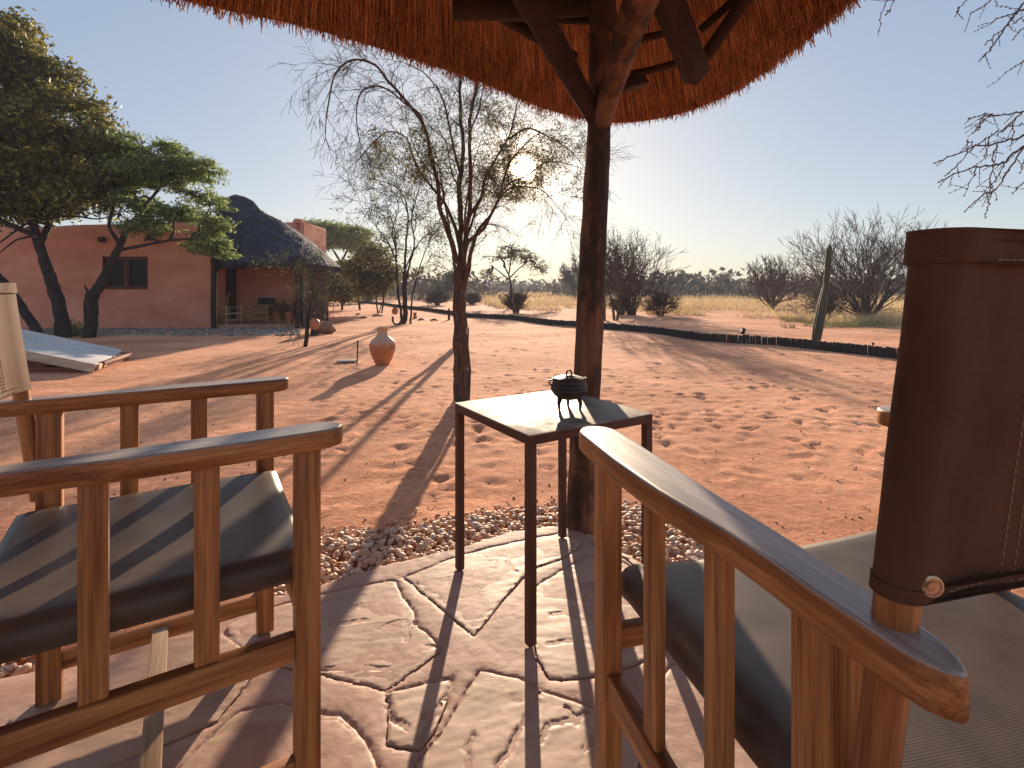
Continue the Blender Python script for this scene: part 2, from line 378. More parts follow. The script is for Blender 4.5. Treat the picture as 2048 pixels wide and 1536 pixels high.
# footprints and scuffs pressed into the sand
def dent(cx, cy, a, lx, ly, dep):
    i0, i1 = np.searchsorted(gx, [cx - .3, cx + .3]); j0, j1 = np.searchsorted(gy, [cy - .3, cy + .3])
    if i1 <= i0 or j1 <= j0: return
    X = XX[j0:j1, i0:i1] - cx; Y = YY[j0:j1, i0:i1] - cy
    ca, sa = math.cos(a), math.sin(a)
    q = ((X * ca + Y * sa) / lx) ** 2 + ((-X * sa + Y * ca) / ly) ** 2
    ZZ[j0:j1, i0:i1] += dep * (-np.exp(-q * 1.4) + .45 * np.exp(-(np.sqrt(q) - 1.55) ** 2 * 5))
for k in range(1300):
    u = rnd.uniform(640, 1850); v = 640 + 330 * rnd.random() ** 1.3
    p = G(u, v)
    if v > 860 and rnd.random() < .7: continue
    dent(p.x, p.y, rnd.uniform(-.6, .6) + math.pi / 2, rnd.uniform(.035, .085), rnd.uniform(.03, .05), rnd.uniform(.005, .016))
for k in range(260):
    p = G(rnd.uniform(150, 1000), rnd.uniform(690, 1050))
    dent(p.x, p.y, rnd.uniform(0, 3.1), rnd.uniform(.03, .07), rnd.uniform(.03, .05), rnd.uniform(.003, .008))
# low under the patio and its gravel border
low = np.clip(1 - (np.hypot((XX + .4) / 2.4, (YY - .1) / 2.15) - .82) / .12, 0, 1)
ZZ -= low * .05
nx, ny = len(gx), len(gy)
V = np.stack([XX, YY, ZZ], -1).reshape(-1, 3)
ii = np.arange(nx * ny).reshape(ny, nx)
F = np.stack([ii[:-1, :-1], ii[:-1, 1:], ii[1:, 1:], ii[1:, :-1]], -1).reshape(-1, 4)
ground = np_mesh('ground', V, F, M_sand, smooth=True); tag(ground, kind='structure')
def gz(x, y):
    i = min(max(np.searchsorted(gx, x), 0), nx - 1); j = min(max(np.searchsorted(gy, y), 0), ny - 1)
    return float(ZZ[j, i])

# ------------------------------------------------------------------ patio: mortar bed and flagstones
def jag(poly, step=.02, amp=.006, seed=0):
    outp = []
    n = len(poly)
    for i in range(n):
        a = Vector(poly[i]); b = Vector(poly[(i + 1) % n]); L = (b - a).length; k = max(1, int(L / step))
        nrm = Vector((-(b - a).y, (b - a).x)).normalized() if L > 1e-6 else Vector((0, 0))
        for j in range(k):
            p = a + (b - a) * j / k
            outp.append(p + nrm * (noise.noise(Vector((p.x * 22 + seed, p.y * 22, seed))) * amp * 1.6))
    return outp
def sheet(name, poly, zf, step, thick, material, parent=None, edge_drop=.004, fine=None):
    """a closed slab whose top is a fine relief zf(x,y) inside poly"""
    n = len(poly)
    xs = [p[0] for p in poly]; ys = [p[1] for p in poly]
    pts = [Vector((p[0], p[1])) for p in poly]
    def fill(st, x0, x1, y0, y1, ok):
        y = y0
        while y < y1:
            x = x0
            while x < x1:
                q = (x + rnd.uniform(-.25, .25) * st, y + rnd.uniform(-.25, .25) * st)
                if ok(q) and in_poly(q[0], q[1], poly): pts.append(Vector(q))
                x += st
            y += st
    if fine:
        fs_, fx0, fx1, fy0, fy1 = fine
        inside = lambda q: fx0 < q[0] < fx1 and fy0 < q[1] < fy1
        fill(step, min(xs), max(xs), min(ys), max(ys), lambda q: not inside(q)); fill(fs_, fx0, fx1, fy0, fy1, inside)
    else: fill(step, min(xs), max(xs), min(ys), max(ys), lambda q: True)
    vo, eo, fo, ov, oe, of = delaunay_2d_cdt(pts, [(i, (i + 1) % n) for i in range(n)], [], 1, 1e-6)
    edge = set(i for i, o in enumerate(ov) if any(k < n for k in o))
    A_ = np.array([(p.x, p.y) for p in vo]); Z = zf(A_)
    V = [(A_[i, 0], A_[i, 1], float(Z[i]) - (edge_drop if i in edge else 0)) for i in range(len(vo))]
    Fc = [tuple(f) for f in fo]
    m = MB(); m.v = V; m.f = Fc; m.n = len(V)
    cnt = {}
    for f in fo:
        for a, b in zip(f, f[1:] + f[:1]): cnt[(a, b)] = 1
    for (a, b) in list(cnt):
        if (b, a) not in cnt:
            m.add([V[a], V[b], (V[b][0], V[b][1], V[b][2] - thick), (V[a][0], V[a][1], V[a][2] - thick)], [(1, 0, 3, 2)])
    return m.build(name, material, parent, smooth=True)
def seg_dist(A_, lines, closed=False):
    d = np.full(len(A_), 9.0)
    for L in lines:
        P_ = [np.array((q[0], q[1])) for q in L]
        if closed: P_.append(P_[0])
        for a, b in zip(P_, P_[1:]):
            ab = b - a; t = np.clip(((A_ - a) @ ab) / (ab @ ab + 1e-12), 0, 1)
            d = np.minimum(d, np.hypot(*(A_ - a - t[:, None] * ab).T))
    return d
def fb(A_, fx, fy, seed, o=4, rot=0):
    ca, sa = math.cos(rot), math.sin(rot)
    return np.array([noise.fractal(Vector(((x * ca + y * sa) * fx + seed, (-x * sa + y * ca) * fy, seed)), 1.0, 2.0, o) for x, y in A_])
stones_px = [
 [(632, 1192), (700, 1178), (775, 1163), (791, 1164), (802, 1192), (828, 1225), (834, 1256), (865, 1277), (879, 1304), (825, 1342), (770, 1378), (700, 1360), (632, 1344), (545, 1326), (470, 1285), (455, 1250), (520, 1222)],
 [(20, 1440), (100, 1380), (200, 1330), (340, 1275), (430, 1262), (490, 1300), (507, 1350), (435, 1440), (327, 1489), (212, 1533), (100, 1580), (10, 1540)],
 [(632, 1427), (560, 1407), (480, 1424), (400, 1492), (330, 1565), (480, 1640), (720, 1640), (760, 1560), (745, 1505), (712, 1460), (680, 1433)],
 [(773, 1388), (840, 1372), (905, 1357), (897, 1394), (871, 1458), (839, 1498), (775, 1485), (778, 1437)],
 [(810, 1155), (880, 1212), (948, 1270), (993, 1214), (1038, 1161), (1064, 1136), (1120, 1118), (1150, 1098), (1165, 1086), (1120, 1067), (1035, 1083), (919, 1112)],
 [(1073, 1173), (1120, 1143), (1168, 1117), (1205, 1108), (1255, 1130), (1300, 1180), (1322, 1240), (1320, 1310), (1190, 1352), (1099, 1357), (1073, 1309), (1066, 1251), (1068, 1200)],
 [(961, 1343), (1035, 1357), (1083, 1384), (1163, 1410), (1250, 1440), (1285, 1510), (1250, 1600), (1100, 1690), (900, 1650), (820, 1620), (835, 1530), (897, 1445), (940, 1372)],
 [(1345, 1330), (1500, 1305), (1620, 1400), (1600, 1580), (1400, 1620), (1320, 1500), (1285, 1420)],
 [(1340, 1200), (1450, 1185), (1590, 1230), (1560, 1280), (1450, 1292), (1355, 1300)],
 [(1182, 1086), (1230, 1098), (1290, 1130), (1320, 1160), (1300, 1164), (1255, 1118), (1200, 1100)],
]
stones = [[PZ(u, v, 0).xy for u, v in s] for s in stones_px]
for k in range(900):
    c = Vector((rnd.uniform(-2.1, 1.1), rnd.uniform(-1.4, 1.6))); r0 = rnd.uniform(.13, .24)
    nn = rnd.randint(5, 8); a0 = rnd.random() * 6.28
    pl = [c + Vector((math.cos(a0 + 6.283 * i / nn), math.sin(a0 + 6.283 * i / nn))) * r0 * rnd.uniform(.75, 1.15) for i in range(nn)]
    if not all(in_poly(p.x, p.y, patio) for p in [c + (q - c) * 1.2 for q in pl]): continue
    bad = False
    for s in stones:
        for q in s:
            if (q - c).length < r0 * 1.22: bad = True; break
        if not bad:
            for q in pl + [c]:
                if in_poly(q.x, q.y, s): bad = True; break
        if not bad:
            sc_ = sum((Vector(q) for q in s), Vector((0, 0))) / len(s)
            for i, q in enumerate(s):
                nx2 = s[(i + 1) % len(s)]
                for f in (.25, .5, .75):
                    if (q.lerp(nx2, f) - c).length < r0 * 1.2: bad = True
        if bad: break
    if not bad: stones.append(pl)
cracks_px = [[(632, 1340), (720, 1336), (802, 1339), (807, 1315), (828, 1299), (876, 1292)], [(812, 1283), (815, 1262), (831, 1243)], [(767, 1256), (785, 1247), (810, 1243)],
 [(775, 1394), (783, 1437), (815, 1458)], [(903, 1357), (897, 1384), (865, 1431), (842, 1485)], [(1078, 1386), (1067, 1426), (1035, 1463), (1019, 1500), (993, 1536), (985, 1600)],
 [(1083, 1485), (1094, 1453), (1147, 1439), (1176, 1426)], [(1131, 1415), (1140, 1428), (1152, 1447)], [(1163, 1219), (1173, 1232), (1192, 1236)], [(1014, 1124), (1020, 1136), (1035, 1145)],
 [(1110, 1090), (1140, 1098), (1156, 1112)], [(930, 1560), (935, 1500), (950, 1470)], [(700, 1215), (740, 1208)], [(660, 1250), (700, 1246), (735, 1240)],
 [(1100, 1230), (1130, 1226), (1150, 1235)], [(1095, 1290), (1140, 1282)], [(1200, 1310), (1260, 1300), (1300, 1260)], [(480, 1500), (520, 1470), (545, 1440)], [(660, 1580), (690, 1520)],
 [(250, 1380), (330, 1360), (420, 1340)], [(1400, 1420), (1440, 1400), (1500, 1410)], [(1170, 1500), (1200, 1470), (1215, 1450)]]
cracks = []
for c in cracks_px:
    P_ = [PZ(u, v, 0).xy for u, v in c]; o_ = []
    for a, b in zip(P_, P_[1:]):
        k_ = max(1, int((b - a).length / .012))
        for j in range(k_):
            q = a.lerp(b, j / k_); o_.append(q + Vector((noise.noise(Vector((q.x * 40, q.y * 40, 1))), noise.noise(Vector((q.x * 40, q.y * 40, 7))))) * .004)
    cracks.append(o_ + [P_[-1]])
sj = []
for si, s in enumerate(stones): sj.append(jag(s, .011 if si < 10 else .04, .0034, si))
def mortar_z(A_):
    d = seg_dist(A_, sj[:10] + sj[10:], True)
    rimd = np.clip((d - .004) / .03, 0, 1)
    return -.0065 * np.exp(-(d / .0042) ** 2) - .0008 + .0016 * rimd + .0012 * fb(A_, 7, 7, 3) + .0006 * fb(A_, 45, 45, 5, 2)
patio_o = sheet('patio', jag(patio, .04, .004), mortar_z, .05, .12, M_mortar, fine=(.0082, -.75, .62, .93, 2.1)); tag(patio_o, kind='structure')
for si, pl in enumerate(sj):
    jz = rnd.uniform(-.0005, .0015); sd_ = si * 3.7; ang = rnd.uniform(-.05, .35); vis = si < 10
    def zf(A_, jz=jz, sd_=sd_, ang=ang, vis=vis):
        n1 = fb(A_, 2.4, 5.2, sd_, 5, ang)
        q = n1 * 4.5; fl = np.floor(q); st = fl + np.minimum(1, (q - fl) * 7)
        z = .0008 + jz + st * .00045 + (fb(A_, 14, 60, sd_, 3, ang) * .0008 if vis else 0)
        if vis:
            d = seg_dist(A_, cracks); z = z - .007 * np.exp(-(d / .0034) ** 2)
        return z
    sheet('flagstone', pl, zf, .0072 if vis else .06, .02, M_stone, patio_o, .0012)

# ------------------------------------------------------------------ gravel border
def peb_extra(m, n, l, b, c, cr, nz):
    g = n.new('ShaderNodeNewGeometry'); r = n.new('ShaderNodeValToRGB'); e = r.color_ramp.elements
    cols = [(0, (.66, .41, .26)), (.2, (.8, .58, .42)), (.4, (.55, .25, .12)), (.55, (.86, .68, .5)), (.7, (.42, .32, .28)), (.82, (.66, .36, .2)), (1, (.8, .7, .62))]
    e[0].color = (*cols[0][1], 1); e[1].color = (*cols[-1][1], 1)
    for p_, c_ in cols[1:-1]:
        q = e.new(p_); q.color = (*c_, 1)
    l.new(g.outputs['Random Per Island'], r.inputs[0]); mx = n.new('ShaderNodeMixRGB'); mx.blend_type = 'MULTIPLY'; mx.inputs[0].default_value = .5
    l.new(r.outputs[0], mx.inputs[1]); l.new(cr.outputs[0], mx.inputs[2]); l.new(mx.outputs[0], b.inputs['Base Color'])
M_peb = mat('pebble', (.6, .5, .45), .6, (1, 1, 1), scale=(90, 90, 90), detail=2, lo=.3, hi=.6, spec=.3, extra=peb_extra)
out_px = [(0, 1235), (300, 1150), (634, 1084), (733, 1065), (839, 1056), (918, 1040), (1000, 1028), (1078, 1020), (1160, 1013), (1253, 1015), (1330, 1032), (1400, 1052)]
outer = [G(u, v).xy for u, v in out_px] + [Vector((1.0, 1.75)), Vector((1.35, 1.25)), Vector((1.5, .5))]
outer = [Vector((-1.75, 1.35))] + outer
band = outer + [Vector((1.15, .5)), Vector((1.1, .75)), Vector((1.0, 1.05)), Vector((.75, 1.4)), Vector((.45, 1.76))] + [Vector(p) for p in patio[:11]] + [Vector((-1.7, 1.1))]
ico = bmesh.new(); bmesh.ops.create_icosphere(ico, subdivisions=2, radius=1)
IV = np.array([v.co[:] for v in ico.verts]); IF = np.array([[v.index for v in f.verts] for f in ico.faces]); ico.free()
ico = bmesh.new(); bmesh.ops.create_icosphere(ico, subdivisions=1, radius=1)
IV1 = np.array([v.co[:] for v in ico.verts]); IF1 = np.array([[v.index for v in f.verts] for f in ico.faces]); ico.free()
def rand_rot(rs):
    q = rs.normal(size=4); q /= np.linalg.norm(q); a, b, c, d = q
    return np.array([[1 - 2 * (c * c + d * d), 2 * (b * c - a * d), 2 * (b * d + a * c)], [2 * (b * c + a * d), 1 - 2 * (b * b + d * d), 2 * (c * d - a * b)], [2 * (b * d - a * c), 2 * (c * d + a * b), 1 - 2 * (b * b + c * c)]])
PV = []; PF = []; off = 0; cnt = 0
bx0, bx1, by0, by1 = -1.8, 1.5, .5, 2.4
def pebble(x, y, z, r, iv, if_):
    global off
    sc_ = np.array([r * nrg.uniform(.9, 1.45), r * nrg.uniform(.75, 1.0), r * nrg.uniform(.5, .8)])
    vv = iv * (1 + .12 * np.sin(iv[:, [1, 2, 0]] * 2.3 + nrg.uniform(0, 6)))
    vv = (vv * sc_); a_ = nrg.uniform(0, 6.28); t_ = nrg.normal(0, .35); ct, st_ = math.cos(t_), math.sin(t_); ca_, sa_ = math.cos(a_), math.sin(a_)
    vv = np.stack([vv[:, 0] * ct - vv[:, 2] * st_, vv[:, 1], vv[:, 0] * st_ + vv[:, 2] * ct], 1)
    vv = np.stack([vv[:, 0] * ca_ - vv[:, 1] * sa_, vv[:, 0] * sa_ + vv[:, 1] * ca_, vv[:, 2]], 1) + np.array([x, y, z])
    PV.append(vv); PF.append(if_ + off); off += len(iv)
tries = 0
while cnt < 6500 and tries < 60000:
    tries += 1
    x = rnd.uniform(bx0, bx1); y = rnd.uniform(by0, by1)
    if not in_poly(x, y, band): continue
    cnt += 1
    front = y > .9 and -1.1 < x < 1.0
    pebble(x, y, -.036 + rnd.uniform(0, .022), rnd.uniform(.0085, .0155), IV if front and cnt % 2 else IV1, IF if front and cnt % 2 else IF1)
for k in range(420):   # strays on the sand
    i = rnd.randrange(2, len(outer) - 3); p = outer[i].lerp(outer[i + 1], rnd.random()); d = p.normalized()
    p = p + d * abs(rnd.gauss(0, .05))
    pebble(p.x, p.y, gz(p.x, p.y) + .003, rnd.uniform(.004, .010), IV1, IF1)
o = np_mesh('gravel_border', np.concatenate(PV), np.concatenate(PF), M_peb, smooth=True)
tag(o, 'mixed cream and rust rounded pebbles filling the border round the flagstone patio', 'gravel', kind='stuff')

# strip of grey gravel at the foot of the lodge wall
PV = []; PF = []; off = 0
for k in range(1500):
    p = G(rnd.uniform(60, 600), rnd.uniform(657, 671)); pebble(p.x, p.y, GZ + .01, rnd.uniform(.02, .045), IV1, IF1)
M_peb2 = mat('grey_gravel', (.2, .15, .13), .8, (.45, .38, .34), scale=(5, 5, 5), detail=1)
o = np_mesh('gravel_strip', np.concatenate(PV), np.concatenate(PF), M_peb2, smooth=True)
tag(o, 'strip of grey gravel along the foot of the terracotta wall', 'gravel', kind='stuff')

# ------------------------------------------------------------------ chairs
def make_chair(name, loc, rz, W, label, rail_top, group, t0=.573, ztop=.989):
    root = empty(name, (*loc, 0), rz, label, 'armchair', group)
    xh = W / 2
    T_leg, T_s1, T_s2, T_bl = .061, .217, .363, .511
    A0, A1 = .666, .70
    for s in (-1, 1):
        X = s * xh
        for t, wd in ((T_leg, (.033, .043)), (T_bl, (.033, .046))):
            bar('leg', root, (X, -t, 0.004), (X, -t, A0), wd[0], wd[1], M_wood)
        for t in (T_s1, T_s2):
            bar('slat', root, (X, -t, rail_top), (X, -t, A0), .016, .037, M_wood)
        bar('side_rail', root, (X, -T_bl + .023, rail_top - .023), (X, -T_leg - .0215, rail_top - .023), .024, .046, M_wood, up=(0, 0, 1))
        bar('foot_rail', root, (X, -T_bl + .023, .09), (X, -T_leg - .0215, .09), .022, .044, M_wood, up=(0, 0, 1))
        bar('seat_rail', root, (X - s * .047, -.555, .432), (X - s * .047, -.045, .432), .022, .038, M_wood, up=(0, 0, 1))
        # armrest with a slight outward bow, tapering towards the back
        ts = [0, .004, .012, .026, .045, .08, .12, .18, .24, .30, .345, .39, .43, .475, .53, .575, .60, .613, .622, .628]
        to = [0, .045, .18, .3, .345, .39, .43, .475, .53, .575, .604, .628]; oo = [.040, .0425, .047, .044, .039, .0335, .0295, .0275, .0285, .0265, .0262, .024]
        ti = [0, .043, .12, .21, .29, .365, .42, .5, .58, .605, .628]; io = [.028, .029, .0286, .0256, .0223, .0211, .0216, .020, .0167, .0135, .008]
        rnd_f = lambda t_: math.sqrt(max(0.02, 1 - max(0, 1 - t_ / .040) ** 2.2)) * math.sqrt(max(0.02, 1 - max(0, (t_ - .590) / .0384) ** 2.2))
        def edge_x(t_, which):
            o_ = np.interp(t_, to, oo); i_ = np.interp(t_, ti, io); mid = (o_ - i_) / 2; h_ = (o_ + i_) / 2 * rnd_f(t_)
            return X + s * (mid + h_) if which else X + s * (mid - h_)
        L1 = [(edge_x(t_, 1), -t_) for t_ in ts]; L2 = [(edge_x(t_, 0), -t_) for t_ in ts]
        if s < 0: L1, L2 = L2, L1
        loop = L1 + L2[::-1]
        m = MB(); n = len(loop)
        e = .005
        rings = []
        cx, cy = X, -.3
        def inset(pt, k):
            t_ = -pt[1]; cc = (edge_x(t_, 1) + edge_x(t_, 0)) / 2
            return (cc + (pt[0] - cc) * (1 - k / .036), -.314 + (pt[1] + .314) * (1 - k / .314))
        for z, k in ((A0, .005), (A0 + .0015, .0015), (A0 + .005, 0), (A1 - .006, 0), (A1 - .0022, .0012), (A1 - .0005, .0035), (A1, .0065)):
            rings.append([(*inset(pt, k), z) for pt in loop])
        vs_ = [q for r_ in rings for q in r_]
        fs_ = [(a * n + k, a * n + (k + 1) % n, (a + 1) * n + (k + 1) % n, (a + 1) * n + k) for a in range(len(rings) - 1) for k in range(n)]
        L = len(ts)
        for base, flip in ((0, True), ((len(rings) - 1) * n, False)):
            for k in range(L - 1):
                f = (base + k, base + k + 1, base + n - 2 - k, base + n - 1 - k)
                fs_.append(f if flip else f[::-1])
        RX = Matrix.Rotation(R(90), 3, 'X')
        m.add([RX.inverted() @ Vector(q) for q in vs_], fs_)
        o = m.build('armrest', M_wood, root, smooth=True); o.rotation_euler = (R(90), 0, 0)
        o.data.materials.append(M_sheen_top)
        for pi_, f_ in enumerate(fs_):     # sky sheen painted into the upper face as a paler teak
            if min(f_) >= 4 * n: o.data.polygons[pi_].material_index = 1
        # back post: leans back a little, from seat level through the armrest
        def pt(z, off=0): return Vector((X, -(t0 + (z - .70) * .12), z))
        m = MB(); a, b = pt(.47), pt(ztop - .017)
        dz = (b - a); m.tube([Vector((0, 0, 0)), Vector((0, 0, dz.length))], .0150, 20)
        o = m.build('back_post', M_wood, root, smooth=True)
        o.location = a; o.rotation_euler = dz.to_track_quat('Z', 'Y').to_euler()
    bar('front_rail', root, (-xh + .0165, -T_leg, .352), (xh - .0165, -T_leg, .352), .022, .036, M_wood, up=(0, 0, 1))
    bar('back_rail', root, (-xh + .0165, -T_bl, .352), (xh - .0165, -T_bl, .352), .022, .036, M_wood, up=(0, 0, 1))
    bar('cross_stretcher', root, (-xh + .011, -.30, .094), (xh - .011, -.30, .094), .034, .02, M_wood_pale, up=(0, 0, 1))
    # sling seat wrapped round its side rails
    he = xh - .047
    prof = [(he - .022, .409), (he - .006, .405), (he + .008, .409), (he + .0145, .42), (he + .016, .434), (he + .013, .447), (he + .004, .4565), (he - .012, .461), (he - .04, .4595), (he - .08, .456)]
    half = prof[:]
    for k in range(1, 7): half.append(((he - .08) * (1 - k / 7), .456 - .009 * math.sin(math.pi / 2 * k / 7)))
    P = [(x, z) for x, z in half] + [(-x, z) for x, z in half[::-1]]
    m = MB(); ny_ = 30; rows = []
    for j in range(ny_ + 1):
        y = -.042 - .513 * j / ny_
        dr = 0
        ed = min(j, ny_ - j)
        if ed == 0: dr = .004
        elif ed == 1: dr = .0006
        rows.append([(x, y, z - dr + (.0015 * fbm(x * 6, y * 9, W * 9)) * (1 if abs(x) < he - .03 else .3)) for x, z in P])
    n = len(P)
    m.add([q for r_ in rows for q in r_], [(j * n + k, (j + 1) * n + k, (j + 1) * n + k + 1, j * n + k + 1) for j in range(ny_) for k in range(n - 1)])
    seat = m.build('seat', M_seat, root, smooth=True)
    md = seat.modifiers.new('thick', 'SOLIDIFY'); md.thickness = .005; md.offset = 0
    # backrest sleeve: a tube of canvas over the two posts, drawn flat between them
    def outline(rr, th):
        pts = []
        for k in range(13):      # round the left post
            a = math.pi / 2 + math.pi * k / 12
            pts.append((-xh + rr * math.cos(a), rr * math.sin(a)))
        N = 22
        for k in range(1, N):
            s_ = k / N; d = min(s_, 1 - s_) * W
            hh = th + (rr - th) * max(0, 1 - d / .075) ** 1.6
            sag = -.022 * math.sin(math.pi * s_)
            pts.append((-xh + W * s_, -hh + sag))
        for k in range(13):
            a = -math.pi / 2 + math.pi * k / 12
            pts.append((xh + rr * math.cos(a), rr * math.sin(a)))
        for k in range(1, N):
            s_ = 1 - k / N; d = min(s_, 1 - s_) * W
            hh = th + (rr - th) * max(0, 1 - d / .075) ** 1.6
            sag = -.022 * math.sin(math.pi * s_)
            pts.append((-xh + W * s_, hh + sag))
        return pts
    def sleeve(nm, z0, z1, rr, th, nz_, material, wob=.0012, close=True):
        m = MB(); pts = outline(rr, th); n = len(pts); vs_ = []
        for j in range(nz_ + 1):
            z = z0 + (z1 - z0) * j / nz_; y0 = -(t0 + (z - .70) * .12)
            for k, (x, y) in enumerate(pts):
                w_ = wob * fbm(x * 14 + (3 if y > 0 else 0), z * 10, 1.3, 3) + (.0016 * noise.noise(Vector((x * 26 + z * 9, z * 5, 4.0))) if abs(abs(x) - xh) > .022 else 0)
                zz = z + (.004 * fbm(x * 5, 2.2, 0, 2) if j in (0, nz_) else 0) - (.0 if j else .010 * math.cos(math.pi * min(1, abs(abs(x) - xh) / .08)) * 0)
                vs_.append((x, y0 + y + w_ * (1 if y > 0 else -1), zz))
        fs_ = [(j * n + k, j * n + (k + 1) % n, (j + 1) * n + (k + 1) % n, (j + 1) * n + k) for j in range(nz_) for k in range(n)]
        if close:
            b = nz_ * n; N2 = n // 2
            for k in range(N2 - 1): fs_.append((b + k, b + k + 1, b + n - 2 - k, b + n - 1 - k))
            for k in range(N2 - 1): fs_.append((k + 1, k, n - 1 - k, n - 2 - k))
        m.add(vs_, fs_)
        return m.build(nm, material, root, smooth=True)
    back = sleeve('backrest', .724, ztop - .007, .0172, .0030, 16, M_back)
    sleeve('hem', ztop - .023, ztop, .0202, .0055, 3, M_back, .0008)
    sleeve('hem', .722, .733, .0184, .0042, 2, M_back, .0006)
    # stitch lines on both sides of each seam
    m = MB()
    for s in (-1, 1):
        for sx in (.082, .094):
            for side in (-1, 1):
                z = .735
                while z < ztop - .027:
                    x = s * (xh - sx); y0 = -(t0 + (z - .70) * .12); sag = -.022 * math.sin(math.pi * sx / W)
                    m.box((x, y0 + sag + side * .0037, z), (.0008, .0012, .005)); z += .0072
    for zz in (.7275, ztop - .019):
        for side in (-1, 1):
            x = -xh + .01
            while x < xh:
                s_ = (x + xh) / W; d = min(s_, 1 - s_) * W; th, rr = (.0042, .0184) if zz < .8 else (.0055, .0202)
                if d > .03:
                    hh = th + (rr - th) * max(0, 1 - d / .075) ** 1.6; y0 = -(t0 + (zz - .70) * .12)
                    m.box((x, y0 - .022 * math.sin(math.pi * s_) + side * (hh + .0004), zz), (.005, .0012, .0009))
                x += .0075
    m.build('stitching', M_stitch, back)
    for s in (-1, 1):
        z = .738; c = Vector((s * (xh - .006), -(t0 + (z - .70) * .12) - .0165, z))
        m = MB(); prof = [(.0001, .0045), (.0035, .0043), (.0042, .0028), (.0055, .0028), (.0062, .0038), (.0078, .0032), (.0082, 0)]
        m.lathe(prof, seg=20)
        for a in (0, math.pi / 2): m.box((0, 0, .0044), (.0042, .0008, .0006), Matrix.Rotation(a, 3, 'Z'))
        o = m.build('screw', M_screw, root, smooth=True); o.location = c; o.rotation_euler = (R(90), 0, s * .35)
    return root
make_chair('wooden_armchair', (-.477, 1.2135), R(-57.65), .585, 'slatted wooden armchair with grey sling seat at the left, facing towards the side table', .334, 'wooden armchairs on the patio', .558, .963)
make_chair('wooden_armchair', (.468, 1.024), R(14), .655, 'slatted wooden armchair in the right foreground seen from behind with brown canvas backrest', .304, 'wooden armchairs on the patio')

# ------------------------------------------------------------------ side table and three-legged pot
tb = empty('side_table', (.121, 1.671, 0), R(31.5), 'square rusty metal side table with thin legs between the two armchairs', 'side table')
S = .458; H_T = .564
for sx in (-1, 1):
    for sy in (-1, 1):
        c = (sx * (S / 2 - .0125), sy * (S / 2 - .0125))
        bar('leg', tb, (c[0] - sx * 0, c[1], .004), (c[0], c[1], H_T - .028), .024, .024, M_rust, bevel=.0015)
for k in range(4):
    a = k * math.pi / 2; rot = Matrix.Rotation(a, 3, 'Z')
    p = rot @ Vector((-S / 2, -S / 2 + .012, H_T - .0152)); q = rot @ Vector((S / 2 - .0245, -S / 2 + .012, H_T - .0152))
    bar('frame_bar', tb, p, q, .024, .0245, M_rust, up=(0, 0, 1), bevel=.0015)
m = MB(); m.box((0, 0, H_T - .0012), (S + .001, S + .001, .0032)); m.build('table_top', M_top, tb, bevel=.001)

pot = empty('three_legged_pot', (.184, 1.66, H_T + .0005), .3, 'small black three legged cast iron pot with lid standing on the side table', 'pot')
m = MB()
m.lathe([(0, .030), (.018, .031), (.036, .036), (.051, .047), (.0585, .060), (.0595, .062), (.0585, .065), (.0585, .069), (.0600, .071), (.0585, .073), (.0570, .078), (.0580, .080), (.0560, .082), (.0525, .088), (.0515, .092), (.0545, .097), (.0552, .1005), (.0530, .1015), (.0505, .100), (.0495, .094), (0, .094)], seg=40)
m.build('pot_body', M_iron, pot, smooth=True)
m = MB(); m.lathe([(0, .109), (.010, .1085), (.012, .107), (.03, .105), (.043, .101), (.0485, .0995), (.0485, .096), (0, .096)], seg=36)
lid = m.build('lid', M_iron, pot, smooth=True)
m = MB(); m.tube([Vector((.009 * math.cos(a), 0, (.109 + .012 * math.sin(a) + .003))) for a in [math.pi * (k / 10 * 1.4 - .2) for k in range(11)]], .0028, 8)
m.build('lid_handle', M_iron, lid, smooth=True)
for k in range(3):
    a = k * 2.094 + 1.25; m = MB()
    m.tube([(.034 * math.cos(a), .034 * math.sin(a), .042), (.040 * math.cos(a), .040 * math.sin(a), .02), (.038 * math.cos(a), .038 * math.sin(a), 0)], [.0095, .0058, .0036], 9)
    m.build('leg', M_iron, pot, smooth=True)
for s in (-1, 1):
    m = MB(); m.tube([(s * .053, 0, .096), (s * .069, 0, .095), (s * .067, 0, .083), (s * .057, 0, .077)], .0028, 7); m.build('ear', M_iron, pot, smooth=True)

# ------------------------------------------------------------------ thatched shelter over the patio
sh = empty('thatched_shelter', (.27, 2.07, GZ), 0, 'round thatched shade roof on a rough timber post above the patio', 'shelter')
def shp(p): return Vector(p) - Vector((.27, 2.07, GZ))
m = MB()
pts = []; rad = []
for v, u, wd in ((1066, 1161, 58), (1000, 1163, 57), (900, 1167, 56), (800, 1172, 55.5), (700, 1178, 55), (600, 1181, 55), (500, 1186, 53), (400, 1191, 50), (300, 1196.5, 47), (200, 1200, 46), (120, 1202, 47), (-150, 1206, 52), (-420, 1208, 50)):
    p = PX(u, v, 2.07); pts.append(shp(p)); rad.append(wd / 2 / FPX * 2.07)
pts[0].z = -.02
fine = []; fr = []
for i in range(len(pts) - 1):
    for k in range(6):
        f = k / 6; fine.append(pts[i].lerp(pts[i + 1], f)); fr.append(rad[i] * (1 - f) + rad[i + 1] * f)
m.tube(fine, fr, 22, rough=.07)
m.build('post', M_post, sh, smooth=True)
